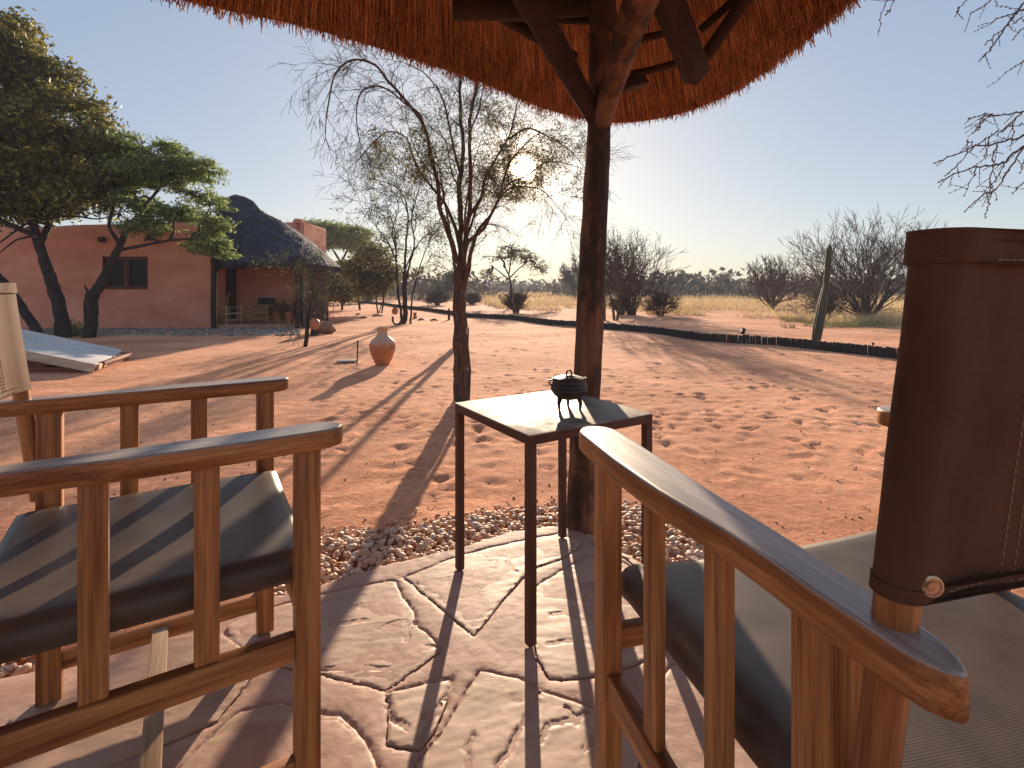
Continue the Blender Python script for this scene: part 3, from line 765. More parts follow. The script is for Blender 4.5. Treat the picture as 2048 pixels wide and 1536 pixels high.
def timber(nm, a, b, r0, r1=None, sides=14, box=None, rough=.12, material=None):
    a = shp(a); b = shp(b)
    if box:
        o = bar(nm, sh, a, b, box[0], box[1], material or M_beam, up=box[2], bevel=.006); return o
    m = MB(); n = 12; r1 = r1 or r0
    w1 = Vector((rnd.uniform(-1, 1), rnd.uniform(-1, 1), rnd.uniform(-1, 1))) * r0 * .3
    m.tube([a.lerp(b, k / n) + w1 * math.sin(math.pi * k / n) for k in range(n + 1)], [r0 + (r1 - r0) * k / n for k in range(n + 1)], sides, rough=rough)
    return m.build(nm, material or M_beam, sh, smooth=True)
# forked braces
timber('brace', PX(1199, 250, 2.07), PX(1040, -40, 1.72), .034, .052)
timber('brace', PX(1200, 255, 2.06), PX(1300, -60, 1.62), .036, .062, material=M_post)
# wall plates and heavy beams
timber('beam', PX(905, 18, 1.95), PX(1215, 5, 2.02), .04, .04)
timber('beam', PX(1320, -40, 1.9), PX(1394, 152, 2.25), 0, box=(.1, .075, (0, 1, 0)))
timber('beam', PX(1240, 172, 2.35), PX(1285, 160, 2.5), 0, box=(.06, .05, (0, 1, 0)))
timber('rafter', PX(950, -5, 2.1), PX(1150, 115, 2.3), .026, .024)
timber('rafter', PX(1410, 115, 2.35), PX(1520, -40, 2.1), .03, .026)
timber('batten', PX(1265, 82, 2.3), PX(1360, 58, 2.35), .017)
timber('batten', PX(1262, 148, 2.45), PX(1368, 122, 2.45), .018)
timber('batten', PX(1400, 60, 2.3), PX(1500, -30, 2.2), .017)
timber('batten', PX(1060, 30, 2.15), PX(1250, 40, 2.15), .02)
timber('rafter', PX(1215, 60, 2.08), PX(1205, -60, 1.9), .05, .05)
# thatch
eave = [(-1.95, 1.35), (-1.6, 1.66), (-1.291, 1.89), (-1.14, 1.98), (-.845, 2.13), (-.572, 2.33), (-.34, 2.53), (-.11, 2.74), (.132, 3.02), (.40, 3.24), (.718, 3.348), (1.02, 3.19), (1.21, 2.84), (1.265, 2.42), (1.275, 2.11), (1.265, 1.80), (1.25, 1.3), (1.25, .6), (1.1, -.3), (.7, -1.1), (.1, -1.6), (-.8, -1.8), (-1.7, -1.4), (-2.3, -.6), (-2.5, .3), (-2.3, .95)]
AP = Vector((-.15, .75, 3.9)); EZ = 2.0
def cr_spline(P, n):
    outp = []; N = len(P)
    for i in range(N):
        p0, p1, p2, p3 = (Vector(P[(i + k) % N]) for k in (-1, 0, 1, 2))
        for k in range(n):
            t = k / n
            outp.append(.5 * ((2 * p1) + (p2 - p0) * t + (2 * p0 - 5 * p1 + 4 * p2 - p3) * t * t + (3 * p1 - p0 - 3 * p2 + p3) * t ** 3))
    return outp
ev = cr_spline(eave, 12)
NE = len(ev)
cum = [0]
for i in range(NE): cum.append(cum[-1] + (ev[(i + 1) % NE] - ev[i]).length)
def eave_at(s):
    s = s % cum[-1]
    i = int(np.searchsorted(cum, s)) - 1; i = max(0, min(i, NE - 1))
    f = (s - cum[i]) / max(1e-6, cum[i + 1] - cum[i]); return ev[i].lerp(ev[(i + 1) % NE], f)
m = MB()
levels = [(0, .0), (.06, .0), (.2, 0), (.45, 0), (.7, 0), (.99, 0)]
rings = []
def roofpt(e, f, dz=0):
    b = Vector((e.x, e.y, EZ + .03)); p = b.lerp(AP, f); p.z += dz - .10 * math.sin(math.pi * f); return p
for f, _ in levels: rings.append([shp(roofpt(e, f)) for e in ev])
top = [(1.0 - .01, .2), (.6, .24), (.25, .24), (.0, .2)]
for f, dz in top: rings.append([shp(roofpt(e, f, dz)) for e in ev])
rings.append(rings[0])
vs_ = [q for r_ in rings for q in r_]
m.add(vs_, [(a * NE + k, a * NE + (k + 1) % NE, (a + 1) * NE + (k + 1) % NE, (a + 1) * NE + k) for a in range(len(rings) - 1) for k in range(NE)])
m.build('thatch_core', M_thatch_in, sh, smooth=True)
# reeds under the slope and the trimmed fringe at the eave
m = MB()
sh_o = Vector((.27, 2.07, GZ))
RV = []; RF = []; ro = 0
def reed(a, b, wd):
    """a three sided sliver"""
    global ro
    t = (b - a).normalized(); x = t.cross(Vector((rnd.gauss(0, 1), rnd.gauss(0, 1), rnd.gauss(0, 1)))).normalized(); y = t.cross(x)
    for p, w_ in ((a, wd), (b, wd * .7)):
        for k in range(3):
            an = 2.094 * k; RV.append(tuple(p - sh_o + x * (w_ * math.cos(an)) + y * (w_ * math.sin(an))))
    for k in range(3): RF.append((ro + k, ro + (k + 1) % 3, ro + 3 + (k + 1) % 3, ro + 3 + k))
    ro += 6
LT = cum[-1]
seen = lambda e: e.y > 1.2 and e.x > -2.1
for k in range(34000):
    s = rnd.uniform(0, LT); e = eave_at(s)
    if not seen(e) and rnd.random() < .85: continue
    f0 = rnd.random() ** 1.3 * .62
    f1 = f0 + rnd.uniform(.08, .2)
    e2 = eave_at(s + rnd.gauss(0, .012))
    reed(roofpt(e, f0, -rnd.uniform(.0, .022)), roofpt(e2, f1, -rnd.uniform(.0, .012)), rnd.uniform(.0016, .0034))
for k in range(46000):
    s = rnd.uniform(0, LT); e = eave_at(s)
    if not seen(e) and rnd.random() < .85: continue
    q = rnd.random()                      # height through the trimmed face
    f0 = rnd.uniform(-.015, .075) if q < .8 else rnd.uniform(-.02, .02)
    clump = .018 * fbm(s * 5, q * 3, 3, 3)
    a = roofpt(e, f0 + .02, rnd.uniform(-.005, .03))
    inw = (AP - a); inw.z = 0; inw.normalize()
    d = Vector((rnd.gauss(0, .3), rnd.gauss(0, .3), -1)) - inw * rnd.uniform(.1, .9)
    d.normalize()
    b = a + d * (rnd.uniform(.02, .06) + clump * 1.6)
    reed(a, b, rnd.uniform(.0014, .0032))
for k in range(16000):                     # outer brushed edge
    s = rnd.uniform(0, LT); e = eave_at(s)
    if not seen(e) and rnd.random() < .85: continue
    z = rnd.uniform(0, .2); a = roofpt(e, .012, z)
    inw = (AP - a); inw.z = 0; inw.normalize()
    b = a - inw * rnd.uniform(.01, .05) + Vector((rnd.gauss(0, .008), rnd.gauss(0, .008), -rnd.uniform(.015, .05)))
    reed(a, b, rnd.uniform(.0014, .003))
o = np_mesh('thatch_reeds', np.array(RV), np.array(RF), M_reed, sh); o['kind'] = 'stuff'

# ------------------------------------------------------------------ trees
def wig(p0, p1, n, amp, seed):
    out_ = []
    for k in range(n + 1):
        f = k / n; p = p0.lerp(p1, f); e = math.sin(math.pi * f)
        out_.append(p + Vector((noise.noise(p * 3 + Vector((seed, 0, 0))), noise.noise(p * 3 + Vector((0, seed, 5))), noise.noise(p * 3 + Vector((9, 0, seed))))) * amp * e)
    return out_
def branch(mb, p, d, L, r, lvl, rs, P, tips):
    """grow a twig; P: dict(seg, wander, grav, kids, spread, ratio, sides)"""
    n = max(2, int(P['seg'] * (1 if lvl else .6)))
    pts = [p.copy()]; d = d.normalized(); rr = [r]
    for k in range(n):
        d = (d + Vector((rs.gauss(0, 1), rs.gauss(0, 1), rs.gauss(0, 1))) * P['wander'] + Vector((0, 0, P['grav'])) * (1.0 / n)).normalized()
        p = p + d * (L / n); pts.append(p.copy()); rr.append(max(P.get('rmin', .002), r * (1 - .62 * (k + 1) / n)))
    mb.tube(pts, rr, P['sides'] if r > P.get('rthin', .01) else 3, cap=False)
    if lvl <= 0:
        tips.append((pts[-1], d)); tips.append((pts[len(pts) // 2], d)); return
    for k in range(P['kids']):
        f = rs.uniform(.25, 1); i = min(int(f * n), n - 1); q = pts[i].lerp(pts[i + 1], f * n - i)
        t = (pts[i + 1] - pts[i]).normalized(); s = t.cross(Vector((rs.gauss(0, 1), rs.gauss(0, 1), rs.gauss(0, 1)))).normalized()
        nd = t * math.cos(P['spread']) + s * math.sin(P['spread'])
        branch(mb, q, nd, L * P['ratio'] * rs.uniform(.7, 1.15), max(P.get('rmin', .002), rr[i] * .6), lvl - 1, rs, P, tips)
    branch(mb, pts[-1], d, L * P['ratio'], rr[-1], lvl - 1, rs, P, tips)
def leaves_obj(name, C, size, material, parent, aspect=.45):
    V, F = leaf_arr(np.array(C), size, aspect); return np_mesh(name, V, F, material, parent)

def px_tree(name, base, limbs, D, label, cat='tree', bark=M_bark, twigs=None, seed=1, leaf=None, depth=.18, sides=9, group=None, limb_twig=None):
    """limbs: list of (points px, r0 px, r1 px, depth drift); twigs: dict for branch(); leaf: (fn(u,v)->prob, per tip, spread, size, material)"""
    rs = random.Random(seed)
    root = empty(name, base, 0, label, cat, group); B = Vector(base)
    tr = MB(); tw = MB(); tips = []
    for li, (pp, r0, r1, dd) in enumerate(limbs):
        P3 = [PX(u, v, D + dd * (i / max(1, len(pp) - 1))) - B for i, (u, v) in enumerate(pp)]
        if li == 0: P3[0].z = min(P3[0].z, -.02)
        # smooth
        pts = []
        for i in range(len(P3) - 1):
            p0 = P3[max(i - 1, 0)]; p1 = P3[i]; p2 = P3[i + 1]; p3 = P3[min(i + 2, len(P3) - 1)]
            for k in range(5):
                t = k / 5; pts.append(.5 * ((2 * p1) + (p2 - p0) * t + (2 * p0 - 5 * p1 + 4 * p2 - p3) * t * t + (3 * p1 - p0 - 3 * p2 + p3) * t ** 3))
        pts.append(P3[-1]); n = len(pts)
        rad_ = [(r0 + (r1 - r0) * (i / (n - 1)) ** (.55 if li else .8)) / FPX * D for i in range(n)]
        pts = [p + Vector((noise.noise(p * 7), noise.noise(p * 7 + Vector((5, 5, 5))), 0)) * rad_[i] * .7 for i, p in enumerate(pts)]
        tr.tube(pts, rad_, sides if r0 > 4 else 6, rough=.18 if r0 > 6 else .05)
        if twigs:
            L = sum((pts[i + 1] - pts[i]).length for i in range(n - 1)); start = .0 if li else 2
            nt_ = int(L * twigs['per_m'])
            for k in range(nt_):
                f = rs.uniform(.3, 1) if li else 2
                if f > 1: break
                i = min(int(f * (n - 1)), n - 2); t = (pts[i + 1] - pts[i]).normalized()
                s = t.cross(Vector((rs.gauss(0, 1), rs.gauss(0, 1), rs.gauss(0, 1)))).normalized(); sp = twigs['spread']
                branch(tw, pts[i], t * math.cos(sp) + s * math.sin(sp), twigs['L'] * rs.uniform(.5, 1.2), min(rad_[i] * .55, twigs['r']), twigs['lvl'], rs, twigs, tips)
            if li: branch(tw, pts[-1], (pts[-1] - pts[-3]), twigs['L'], rad_[-1], twigs['lvl'], rs, twigs, tips)
    tr.build('trunk', bark, root, smooth=True)
    if tw.n: tw.build('twigs', M_twig, root)
    if leaf:
        fn, per, spread, size, lm = leaf; C = []
        for p, d in tips:
            q = p + B; u = U0 + q.x / q.y * FPX; v = HZ - (q.z - CH) / q.y * FPX
            if rs.random() < fn(u, v):
                for k in range(per): C.append((p.x + rs.gauss(0, spread), p.y + rs.gauss(0, spread), p.z + rs.gauss(0, spread * .7)))
        if C: leaves_obj('foliage', C, size, lm, root, .35)
    return root, tips

def c8(L): return [(600 + .3516 * x, 60 + .3516 * y) for x, y in L]
D1 = 4.55
TW = dict(per_m=11, L=.30, r=.0042, lvl=2, seg=5, wander=.15, grav=-.25, kids=4, spread=.75, ratio=.6, sides=4, rmin=.0013, rthin=.02)
limbs = [
 ([(922, 812), (921, 760), (920, 700), (919, 640), (919, 590), (919, 560), (918, 535)], 15.5, 11.5, 0),
 (c8([(925, 1480), (905, 1340), (885, 1300), (850, 1180), (825, 1090), (790, 1000), (790, 920), (745, 720), (705, 540), (600, 400), (500, 290), (430, 200), (300, 170), (200, 250), (165, 400), (150, 500)]), 8, 1.2, -.35),
 (c8([(915, 1480), (915, 1300), (915, 1170), (905, 900), (918, 780), (930, 620), (912, 500), (910, 330), (915, 150), (900, -60)]), 8.5, 2.2, .3),
 (c8([(925, 1480), (935, 1270), (945, 1150), (968, 1020), (970, 800), (965, 560), (985, 400), (1005, 300), (1030, 100)]), 7.5, 2, -.2),
 (c8([(912, 1260), (890, 1150), (840, 1020), (795, 950), (690, 820), (640, 710), (600, 610), (500, 580), (420, 640), (330, 740)]), 5, 1.0, .45),
 (c8([(940, 1260), (965, 1200), (1050, 1120), (1110, 1000), (1180, 880), (1290, 830), (1400, 750), (1520, 760)]), 5.5, 1.0, .5),
 (c8([(925, 1500), (955, 1370), (968, 1290), (1010, 1150), (1080, 1060), (1130, 960), (1190, 760), (1290, 640)]), 7, 1.2, -.4),
 (c8([(950, 1130), (968, 1060), (1030, 950), (1060, 830), (1110, 740), (1190, 600), (1220, 490), (1250, 380), (1330, 300)]), 5, 1.0, .2),
 (c8([(917, 830), (905, 780), (880, 700), (850, 560), (820, 420), (780, 330), (700, 240), (600, 190)]), 4, 1.0, .4),
 (c8([(705, 560), (680, 480), (600, 420), (480, 330), (360, 340), (320, 480), (340, 640)]), 3.2, .9, -.5),
 (c8([(967, 640), (974, 560), (1010, 480), (1040, 350), (1060, 240)]), 3, 1.0, .35),
 (c8([(1120, 980), (1200, 900), (1350, 900), (1430, 960)]), 3, .8, -.3),
 (c8([(1190, 620), (1290, 560), (1400, 600), (1530, 680), (1600, 760)]), 3, .8, .3),
 (c8([(800, 1000), (820, 930), (780, 850), (700, 760), (640, 640)]), 3, .8, -.3),
 (c8([(908, 960), (902, 900), (860, 800), (830, 640), (760, 560)]), 3, .8, .5),
 (c8([(945, 1180), (975, 1110), (1010, 1000), (1060, 900), (1090, 780), (1180, 720)]), 4, .9, .1),
]
def leaf_main(u, v):
    if math.hypot(u - 1044, v - 335) < 26: return .1
    if 740 < u < 870 and 255 < v < 400: return .65
    if 970 < u < 1175 and 200 < v < 400: return .8
    if 850 < u < 990 and v > 200: return .22
    if 780 < u < 900 and v >= 400: return .2
    return .0
base = G(921, 801)
px_tree('thorn_tree', (base.x, 4.55, GZ), limbs, D1, 'tall bare thorn tree with forked trunk in front of the setting sun', twigs=TW, seed=3, leaf=(leaf_main, 6, .028, .0115, M_leaf_olive))
bh = G(921, 690)
px_tree('thorn_tree', (bh.x, 9.2, GZ), [([(921, 692), (921, 672), (920, 650)], 8, 7.5, 0), ([(920, 655), (916, 600), (908, 520), (896, 440), (880, 350)], 7, 1.5, .3), ([(921, 655), (925, 600), (930, 520), (930, 430), (945, 340)], 7, 1.5, -.3)], 9.2,
  'second bare thorn tree standing directly behind the forked trunk of the tall one', twigs=dict(TW, per_m=3, L=.6, r=.008, rmin=.003, lvl=1), seed=17)
# split side shoot leaning on its trunk
m = MB(); m.tube([PX(936, 800, 4.45), PX(939, 740, 4.45), PX(934, 690, 4.46), PX(937, 655, 4.46)], [.018, .016, .013, .006], 8, rough=.2)
tag(m.build('dead_branch', M_bark, smooth=True), 'short dead branch propped against the trunk of the bare thorn tree', 'branch')

# second multi-stem tree
def c2(L): return [(560 + .3125 * x, 380 + .3125 * y) for x, y in L]
D2 = 14.6
TW2 = dict(per_m=4.2, L=.8, r=.012, lvl=2, seg=5, wander=.22, grav=-.1, kids=3, spread=.7, ratio=.6, sides=4, rmin=.005, rthin=.05)
limbs = [
 (c2([(795, 860), (800, 760), (795, 640), (790, 520)]), 5.5, 4, 0),
 (c2([(792, 600), (800, 450), (810, 300), (820, 180), (800, 60), (740, -20), (640, -60)]), 3.6, .8, .5),
 (c2([(785, 860), (762, 700), (748, 560), (742, 400), (735, 260), (700, 160), (620, 110)]), 3.6, .7, -.5),
 (c2([(835, 855), (845, 700), (868, 590), (905, 460), (960, 320), (1020, 240)]), 2.6, .7, .5),
 (c2([(800, 620), (830, 480), (860, 340), (840, 200), (870, 60), (900, -60)]), 3, .7, -.4),
 (c2([(795, 520), (850, 400), (930, 290), (1010, 260)]), 2.2, .6, .5),
 (c2([(748, 460), (690, 330), (620, 240), (560, 160)]), 2.4, .6, -.6),
 (c2([(745, 400), (720, 250), (760, 120), (730, 20)]), 2, .6, .4),
]
def leaf_2(u, v): return .5 if v > 430 else .12
b2 = G(805, 650)
px_tree('thorn_tree', (b2.x, D2, GZ), limbs, D2, 'dark many stemmed thorn tree in the sand behind the tall clay vase', twigs=TW2, seed=5, leaf=(leaf_2, 5, .09, .035, M_leaf_olive), bark=M_bark_dark)

# small sapling by the porch
DS = 8.75
limbs = [([(612, 696), (613, 670), (616, 640), (617, 622)], 4.2, 3.6, 0),
 ([(616, 626), (604, 600), (600, 560), (602, 520)], 2.4, .8, .2),
 ([(617, 624), (626, 590), (628, 550), (640, 520)], 2.2, .8, -.2),
 ([(602, 560), (585, 535), (568, 520), (545, 515)], 1.5, .5, .3),
 ([(617, 628), (600, 620), (585, 640), (582, 680)], 1.2, .5, .2),
 ([(626, 590), (650, 570), (680, 565)], 1.3, .5, .3), ([(617, 625), (640, 610), (660, 600)], 1.2, .5, -.3)]
TWS = dict(per_m=13, L=.32, r=.006, lvl=1, seg=4, wander=.25, grav=-.3, kids=4, spread=.8, ratio=.6, sides=3, rmin=.0022, rthin=.05)
px_tree('sapling', (G(612, 695).x, DS, GZ), limbs, DS, 'small feathery sapling on a bent dark stem before the porch', twigs=TWS, seed=8, leaf=(lambda u, v: .5 if v < 610 else .12, 7, .05, .016, M_leaf_olive), bark=M_bark_dark)

# crowns made of leafy sprays
def clump_tree(name, base, stems, D, clumps, label, leafm, n_spray, per, size, seed, bark=M_bark_dark, cat='tree', flat=.5, group=None, twm=None, sides=9, gate=-.16):
    """stems: px polylines with radii; clumps: (u, v, ru, rv, dD, rD) in px about depth D"""
    rs = random.Random(seed); root = empty(name, base, 0, label, cat, group); B = Vector(base)
    tr = MB()
    ends = []
    for si, (pp, r0, r1, dd) in enumerate(stems):
        P3 = [PX(u, v, D + dd * i / (len(pp) - 1)) - B for i, (u, v) in enumerate(pp)]
        if pp[0][1] > HZ + 20: P3[0].z = -.03
        pts = []
        for i in range(len(P3) - 1):
            for k in range(5): pts.append(P3[i].lerp(P3[i + 1], k / 5))
        pts.append(P3[-1]); n = len(pts)
        for _ in range(2):
            for i in range(1, n - 1): pts[i] = (pts[i - 1] + pts[i + 1] + pts[i] * 2) / 4
        rad_ = [(r0 + (r1 - r0) * i / (n - 1)) / FPX * D for i in range(n)]
        tr.tube(pts, rad_, sides, rough=.3); ends += pts[n // 2:]
    tw = MB(); C = []
    tot = sum(c[2] * c[3] for c in clumps)
    px = D / FPX
    for (cu, cv, ru, rv, dD, rD) in clumps:
        c = PX(cu, cv, D + dD) - B
        near_ = min(ends, key=lambda e: (e - c).length)
        tr.tube(wig(near_, c, 6, .25, cu), [max(.012, 3.0 * px) * (1 - .12 * k) for k in range(7)], 6, cap=False)
        k_n = int(n_spray * ru * rv / tot)
        hubs = []
        for k in range(max(4, k_n // 10)):
            while True:
                q = Vector((rs.uniform(-1, 1), rs.uniform(-1, 1), rs.uniform(-1, 1)))
                if q.length < .8: break
            h = c + Vector((q.x * ru * px, q.y * rD, q.z * rv * px)); hubs.append(h)
            tw.tube(wig(c, h, 4, .12, k), [.9 * px * 1.5 * (1 - .15 * j) for j in range(5)], 4, cap=False)
        for k in range(k_n):
            while True:
                q = Vector((rs.gauss(0, .55), rs.gauss(0, .55), rs.gauss(0, .55)))
                if q.length < 1.15: break
            e = c + Vector((q.x * ru * px, q.y * rD, q.z * rv * px))
            if noise.noise(e * 1.9 + Vector((seed, 0, 0))) < gate: continue
            h = min(hubs, key=lambda t: (t - e).length)
            pts = wig(h, e, 3, .06, k); tw.tube(pts, .5 * px, 3, cap=False)
            d = (e - h); L = max(.1, min(.45, d.length)); d.normalize()
            for j in range(per):
                f = rs.random(); p = e - d * L * (1 - f) * .8
                C.append((p.x + rs.gauss(0, size * 2.0), p.y + rs.gauss(0, size * 2.0), p.z + rs.gauss(0, size * 1.3 * (1 - flat) * 2)))
    tr.build('trunk', bark, root, smooth=True)
    tw.build('twigs', twm or M_twig, root)
    leaves_obj('foliage', C, size, leafm, root, .42)
    return root

bA = G(128, 675)
clump_tree('dense_tree', (bA.x, 10.4, GZ),
  [([(128, 676), (125, 640), (112, 590), (98, 550), (85, 510), (72, 470)], 13, 8, .2), ([(78, 490), (98, 450), (106, 410)], 7, 5, .3), ([(72, 470), (60, 420), (40, 340), (20, 260)], 8, 5, -.4), ([(72, 470), (20, 450), (-40, 420)], 6, 4, -.3), ([(106, 410), (160, 395), (215, 400), (265, 430)], 3.5, 1, -.5), ([(98, 450), (60, 440), (20, 470), (-20, 500)], 3, 1, -.6), ([(72, 470), (30, 480), (0, 505)], 2.5, 1, -.8), ([(85, 440), (140, 430), (200, 440), (240, 425)], 2.5, .8, -.7), ([(60, 430), (10, 410), (-30, 440)], 3, 1, -.4), ([(90, 430), (50, 400), (0, 390)], 3.5, 1.5, -.5)],
  10.4, [(-10, 90, 55, 75, -.3, .9), (20, 150, 60, 80, -.2, .9), (60, 200, 75, 75, .2, 1.1), (120, 260, 70, 55, 0, 1.1), (20, 280, 110, 85, .6, 1.4), (175, 300, 62, 50, .2, 1.0), (90, 150, 50, 55, .1, .9), (150, 225, 52, 50, .1, .9), (205, 295, 48, 45, .1, .9), (230, 350, 36, 42, 0, .8), (160, 400, 75, 28, 0, 1.1), (0, 40, 42, 34, .2, .8), (15, 70, 45, 40, .2, .8), (110, 360, 110, 60, .3, 1.3), (0, 400, 80, 55, .1, 1.2), (200, 370, 55, 42, .0, .9), (-110, 260, 130, 150, .3, 1.6), (60, 410, 70, 30, 0, 1)],
  'dense dark green broadleaf tree at the left edge in front of the terracotta wall', M_leaf_dark, 8500, 13, .058, 11, gate=.02)
bC = G(78, 676)
clump_tree('leaning_tree', (bC.x, 10.1, GZ), [([(85, 677), (60, 640), (30, 595), (0, 556), (-40, 520), (-70, 440)], 9, 6, .2)], 10.1,
  [(-90, 400, 60, 50, .2, .8), (-40, 330, 50, 50, 0, .8)], 'dark tree trunk leaning out of the left edge in front of the wall', M_leaf_dark, 500, 14, .04, 12)
bB = G(178, 675)
clump_tree('acacia_tree', (bB.x, 10.35, GZ),
  [([(176, 676), (183, 640), (182, 605), (186, 585)], 12, 11, 0), ([(186, 590), (205, 560), (225, 520), (245, 480), (258, 440)], 10, 5, .4), ([(180, 588), (172, 578), (169, 570)], 3, 1, 0), ([(240, 500), (290, 490), (340, 480), (380, 478)], 3.5, 2, -.3), ([(250, 460), (300, 400), (340, 350)], 4, 2, .4), ([(240, 490), (215, 450), (230, 400)], 4, 3, .4)],
  10.35, [(290, 300, 45, 28, .4, .9), (350, 310, 55, 26, .5, .9), (400, 340, 50, 26, .4, .9), (300, 350, 60, 32, .2, 1.0), (380, 385, 60, 26, .3, .8), (420, 410, 38, 20, 0, .6), (405, 490, 48, 24, -.3, .6), (360, 425, 60, 24, .1, .7), (430, 445, 26, 26, -.2, .5), (400, 470, 40, 16, -.3, .5), (340, 330, 60, 40, .3, .9), (440, 510, 26, 12, -.4, .4), (270, 400, 50, 30, .2, .8), (290, 450, 50, 26, -.2, .6), (230, 340, 40, 40, .4, .8)],
  'feathery green acacia with a crooked dark trunk overlapping the thatched porch roof', M_leaf_acacia, 3600, 15, .033, 13, flat=.8, gate=-.03)
# tuft at the trunk foot
C = [(rnd.gauss(0, .1), rnd.gauss(0, .1), abs(rnd.gauss(.12, .09))) for _ in range(500)]
o = leaves_obj('green_shrub', C, .035, M_leaf_acacia, None, .3); o.location = G(142, 672); tag(o, 'little green tuft at the foot of the dense dark tree', 'shrub')

# trees beyond the yard on the left
def far_tree(u, vb, D, clumps, label, leafm, nsp, per, size, seed, stems=None, **k):
    stems = stems or [([(u, vb), (u + 2, vb - 20), (u - 3, vb - 45)], 3, 2, 0)]
    return clump_tree('acacia_tree', (PX(u, vb, D).x, D, GZ), stems, D, clumps, label, leafm, nsp, per, size, seed, sides=6, **k)
far_tree(690, 604, 38, [(640, 455, 42, 13, 0, 2.5), (690, 465, 50, 15, 0, 2.5), (650, 485, 45, 14, -1, 2), (715, 490, 30, 18, 0, 2)], 'flat topped green acacia rising right behind the porch roof', M_leaf_acacia, 1200, 16, .1, 21,
  stems=[([(690, 604), (690, 560), (680, 520)], 4, 3, 0), ([(682, 525), (660, 490), (640, 462)], 2.5, 1.4, 0), ([(682, 525), (700, 490), (715, 470)], 2.4, 1.2, 0), ([(690, 560), (650, 520), (620, 480)], 2, 1.2, 0)])
far_tree(760, 622, 21, [(745, 510, 38, 24, 0, 1.5), (720, 545, 40, 30, 0, 1.5), (770, 545, 30, 28, .5, 1.4), (745, 575, 34, 18, 0, 1.2)], 'rounded olive green tree on two thin stems behind the vase', M_leaf_olive, 900, 15, .07, 22,
  stems=[([(756, 624), (752, 600), (756, 560), (748, 520)], 1.8, 1, 0), ([(763, 624), (768, 600), (764, 560), (772, 530)], 1.8, 1, 0), ([(757, 600), (775, 575), (785, 555)], 1.2, .8, 0)])
far_tree(680, 612, 24, [(665, 560, 35, 26, 0, 1.4), (645, 590, 36, 20, -.5, 1.2), (690, 585, 28, 22, 0, 1.2), (700, 535, 26, 22, .4, 1.2), (655, 535, 25, 18, 0, 1)], 'dark olive bush massed between porch posts and the olive tree', M_leaf_olive, 900, 15, .075, 23,
  stems=[([(684, 615), (685, 590), (680, 560)], 2.6, 1.8, 0), ([(720, 608), (716, 590), (700, 560)], 2.4, 1.4, 0)])
far_tree(735, 604, 36, [(738, 585, 12, 20, 0, .8), (728, 560, 14, 16, 0, .8)], 'narrow dark tree trunk wrapped in foliage behind the olive tree', M_leaf_dark, 400, 12, .09, 24,
  stems=[([(736, 605), (735, 575), (738, 545)], 9, 6, 0)])
far_tree(1020, 600, 30, [(1000, 515, 38, 18, 0, 2), (1045, 515, 42, 18, .4, 2), (1025, 500, 40, 14, 0, 2), (1075, 535, 30, 16, 0, 1.6), (980, 545, 26, 14, 0, 1.6)], 'green umbrella shaped acacia standing between the bare tree and the shelter post', M_leaf_olive, 520, 9, .055, 25, gate=.02,
  stems=[([(1022, 602), (1022, 570), (1018, 550), (1010, 535)], 2.6, 1.4, 0), ([(1020, 555), (1040, 535), (1060, 520)], 1.6, .8, 0), ([(1019, 560), (995, 540), (980, 530)], 1.5, .8, 0), ([(1018, 548), (1022, 520), (1024, 505)], 1.5, .8, 0)])

# ---- bare trees and shrubs
def bare(name, u, vb, D, height_px, width_px, label, seed, nst=9, lvl=4, kids=2, group='bare thorn bushes across the grass', leaf=0, cat='bush', lean=0, rfac=1, up=.35):
    rs = random.Random(seed); px = D / FPX; root = empty(name, (PX(u, vb, D).x, D, GZ), 0, label, cat, group)
    H = height_px * px; Wd = width_px * px / 2
    P = dict(seg=5, wander=.13, grav=.12, kids=kids, spread=.5, ratio=.66, sides=4, rmin=.35 * px, rthin=1.2 * px)
    mb = MB(); tips = []
    for k in range(nst):
        a = 6.283 * k / nst + rs.uniform(-.3, .3); rr = rs.uniform(.15, 1) ** .6
        tgt = Vector((math.cos(a) * Wd * rr + lean * px, math.sin(a) * Wd * rr, H * math.sqrt(max(.15, 1 - .55 * rr * rr))))
        L = tgt.length / 2.35 * rs.uniform(.9, 1.1)
        branch(mb, Vector((rs.gauss(0, .06), rs.gauss(0, .06), -.03)), (tgt + Vector((0, 0, H * up))).normalized(), L, (1.9 if nst < 14 else 1.3) * px * rfac, lvl, rs, P, tips)
    mb.build('branches', M_twig_grey, root)
    if leaf:
        C = [(p.x + rs.gauss(0, .12), p.y + rs.gauss(0, .12), p.z + rs.gauss(0, .09)) for p, d in tips for _ in range(leaf)]
        leaves_obj('foliage', C, 1.5 * px, M_far_leaf, root)
    return root
bare('bare_bush', 1262, 632, 19.4, 158, 150, 'round bare thorn bush just right of the shelter post beyond the sand', 31, nst=26, up=.12, rfac=1.3)
bare('bare_tree', 1230, 641, 16.2, 200, 110, 'thin leaning bare tree right behind the shelter post', 32, nst=2, lvl=4, kids=3, rfac=1.8, leaf=1, cat='tree', up=.6)
bare('bare_tree', 1205, 641, 16.4, 175, 170, 'bare tree hidden partly by the shelter post with twigs showing on its left', 37, nst=3, lvl=4, kids=3, rfac=1.4, leaf=0, cat='tree')
bare('bare_bush', 1545, 620, 24, 122, 135, 'wide bare thorn bush left of the leaning cactus', 33, nst=22, up=.08, rfac=1.3)
bare('bare_bush', 1735, 645, 15.6, 212, 320, 'largest bare thorn bush spreading behind the leaning cactus', 34, nst=40, lvl=4, up=.06, rfac=1.5)
bare('bare_bush', 1870, 640, 17, 190, 160, 'bare thorn bush partly hidden behind the right canvas backrest', 39, nst=10)
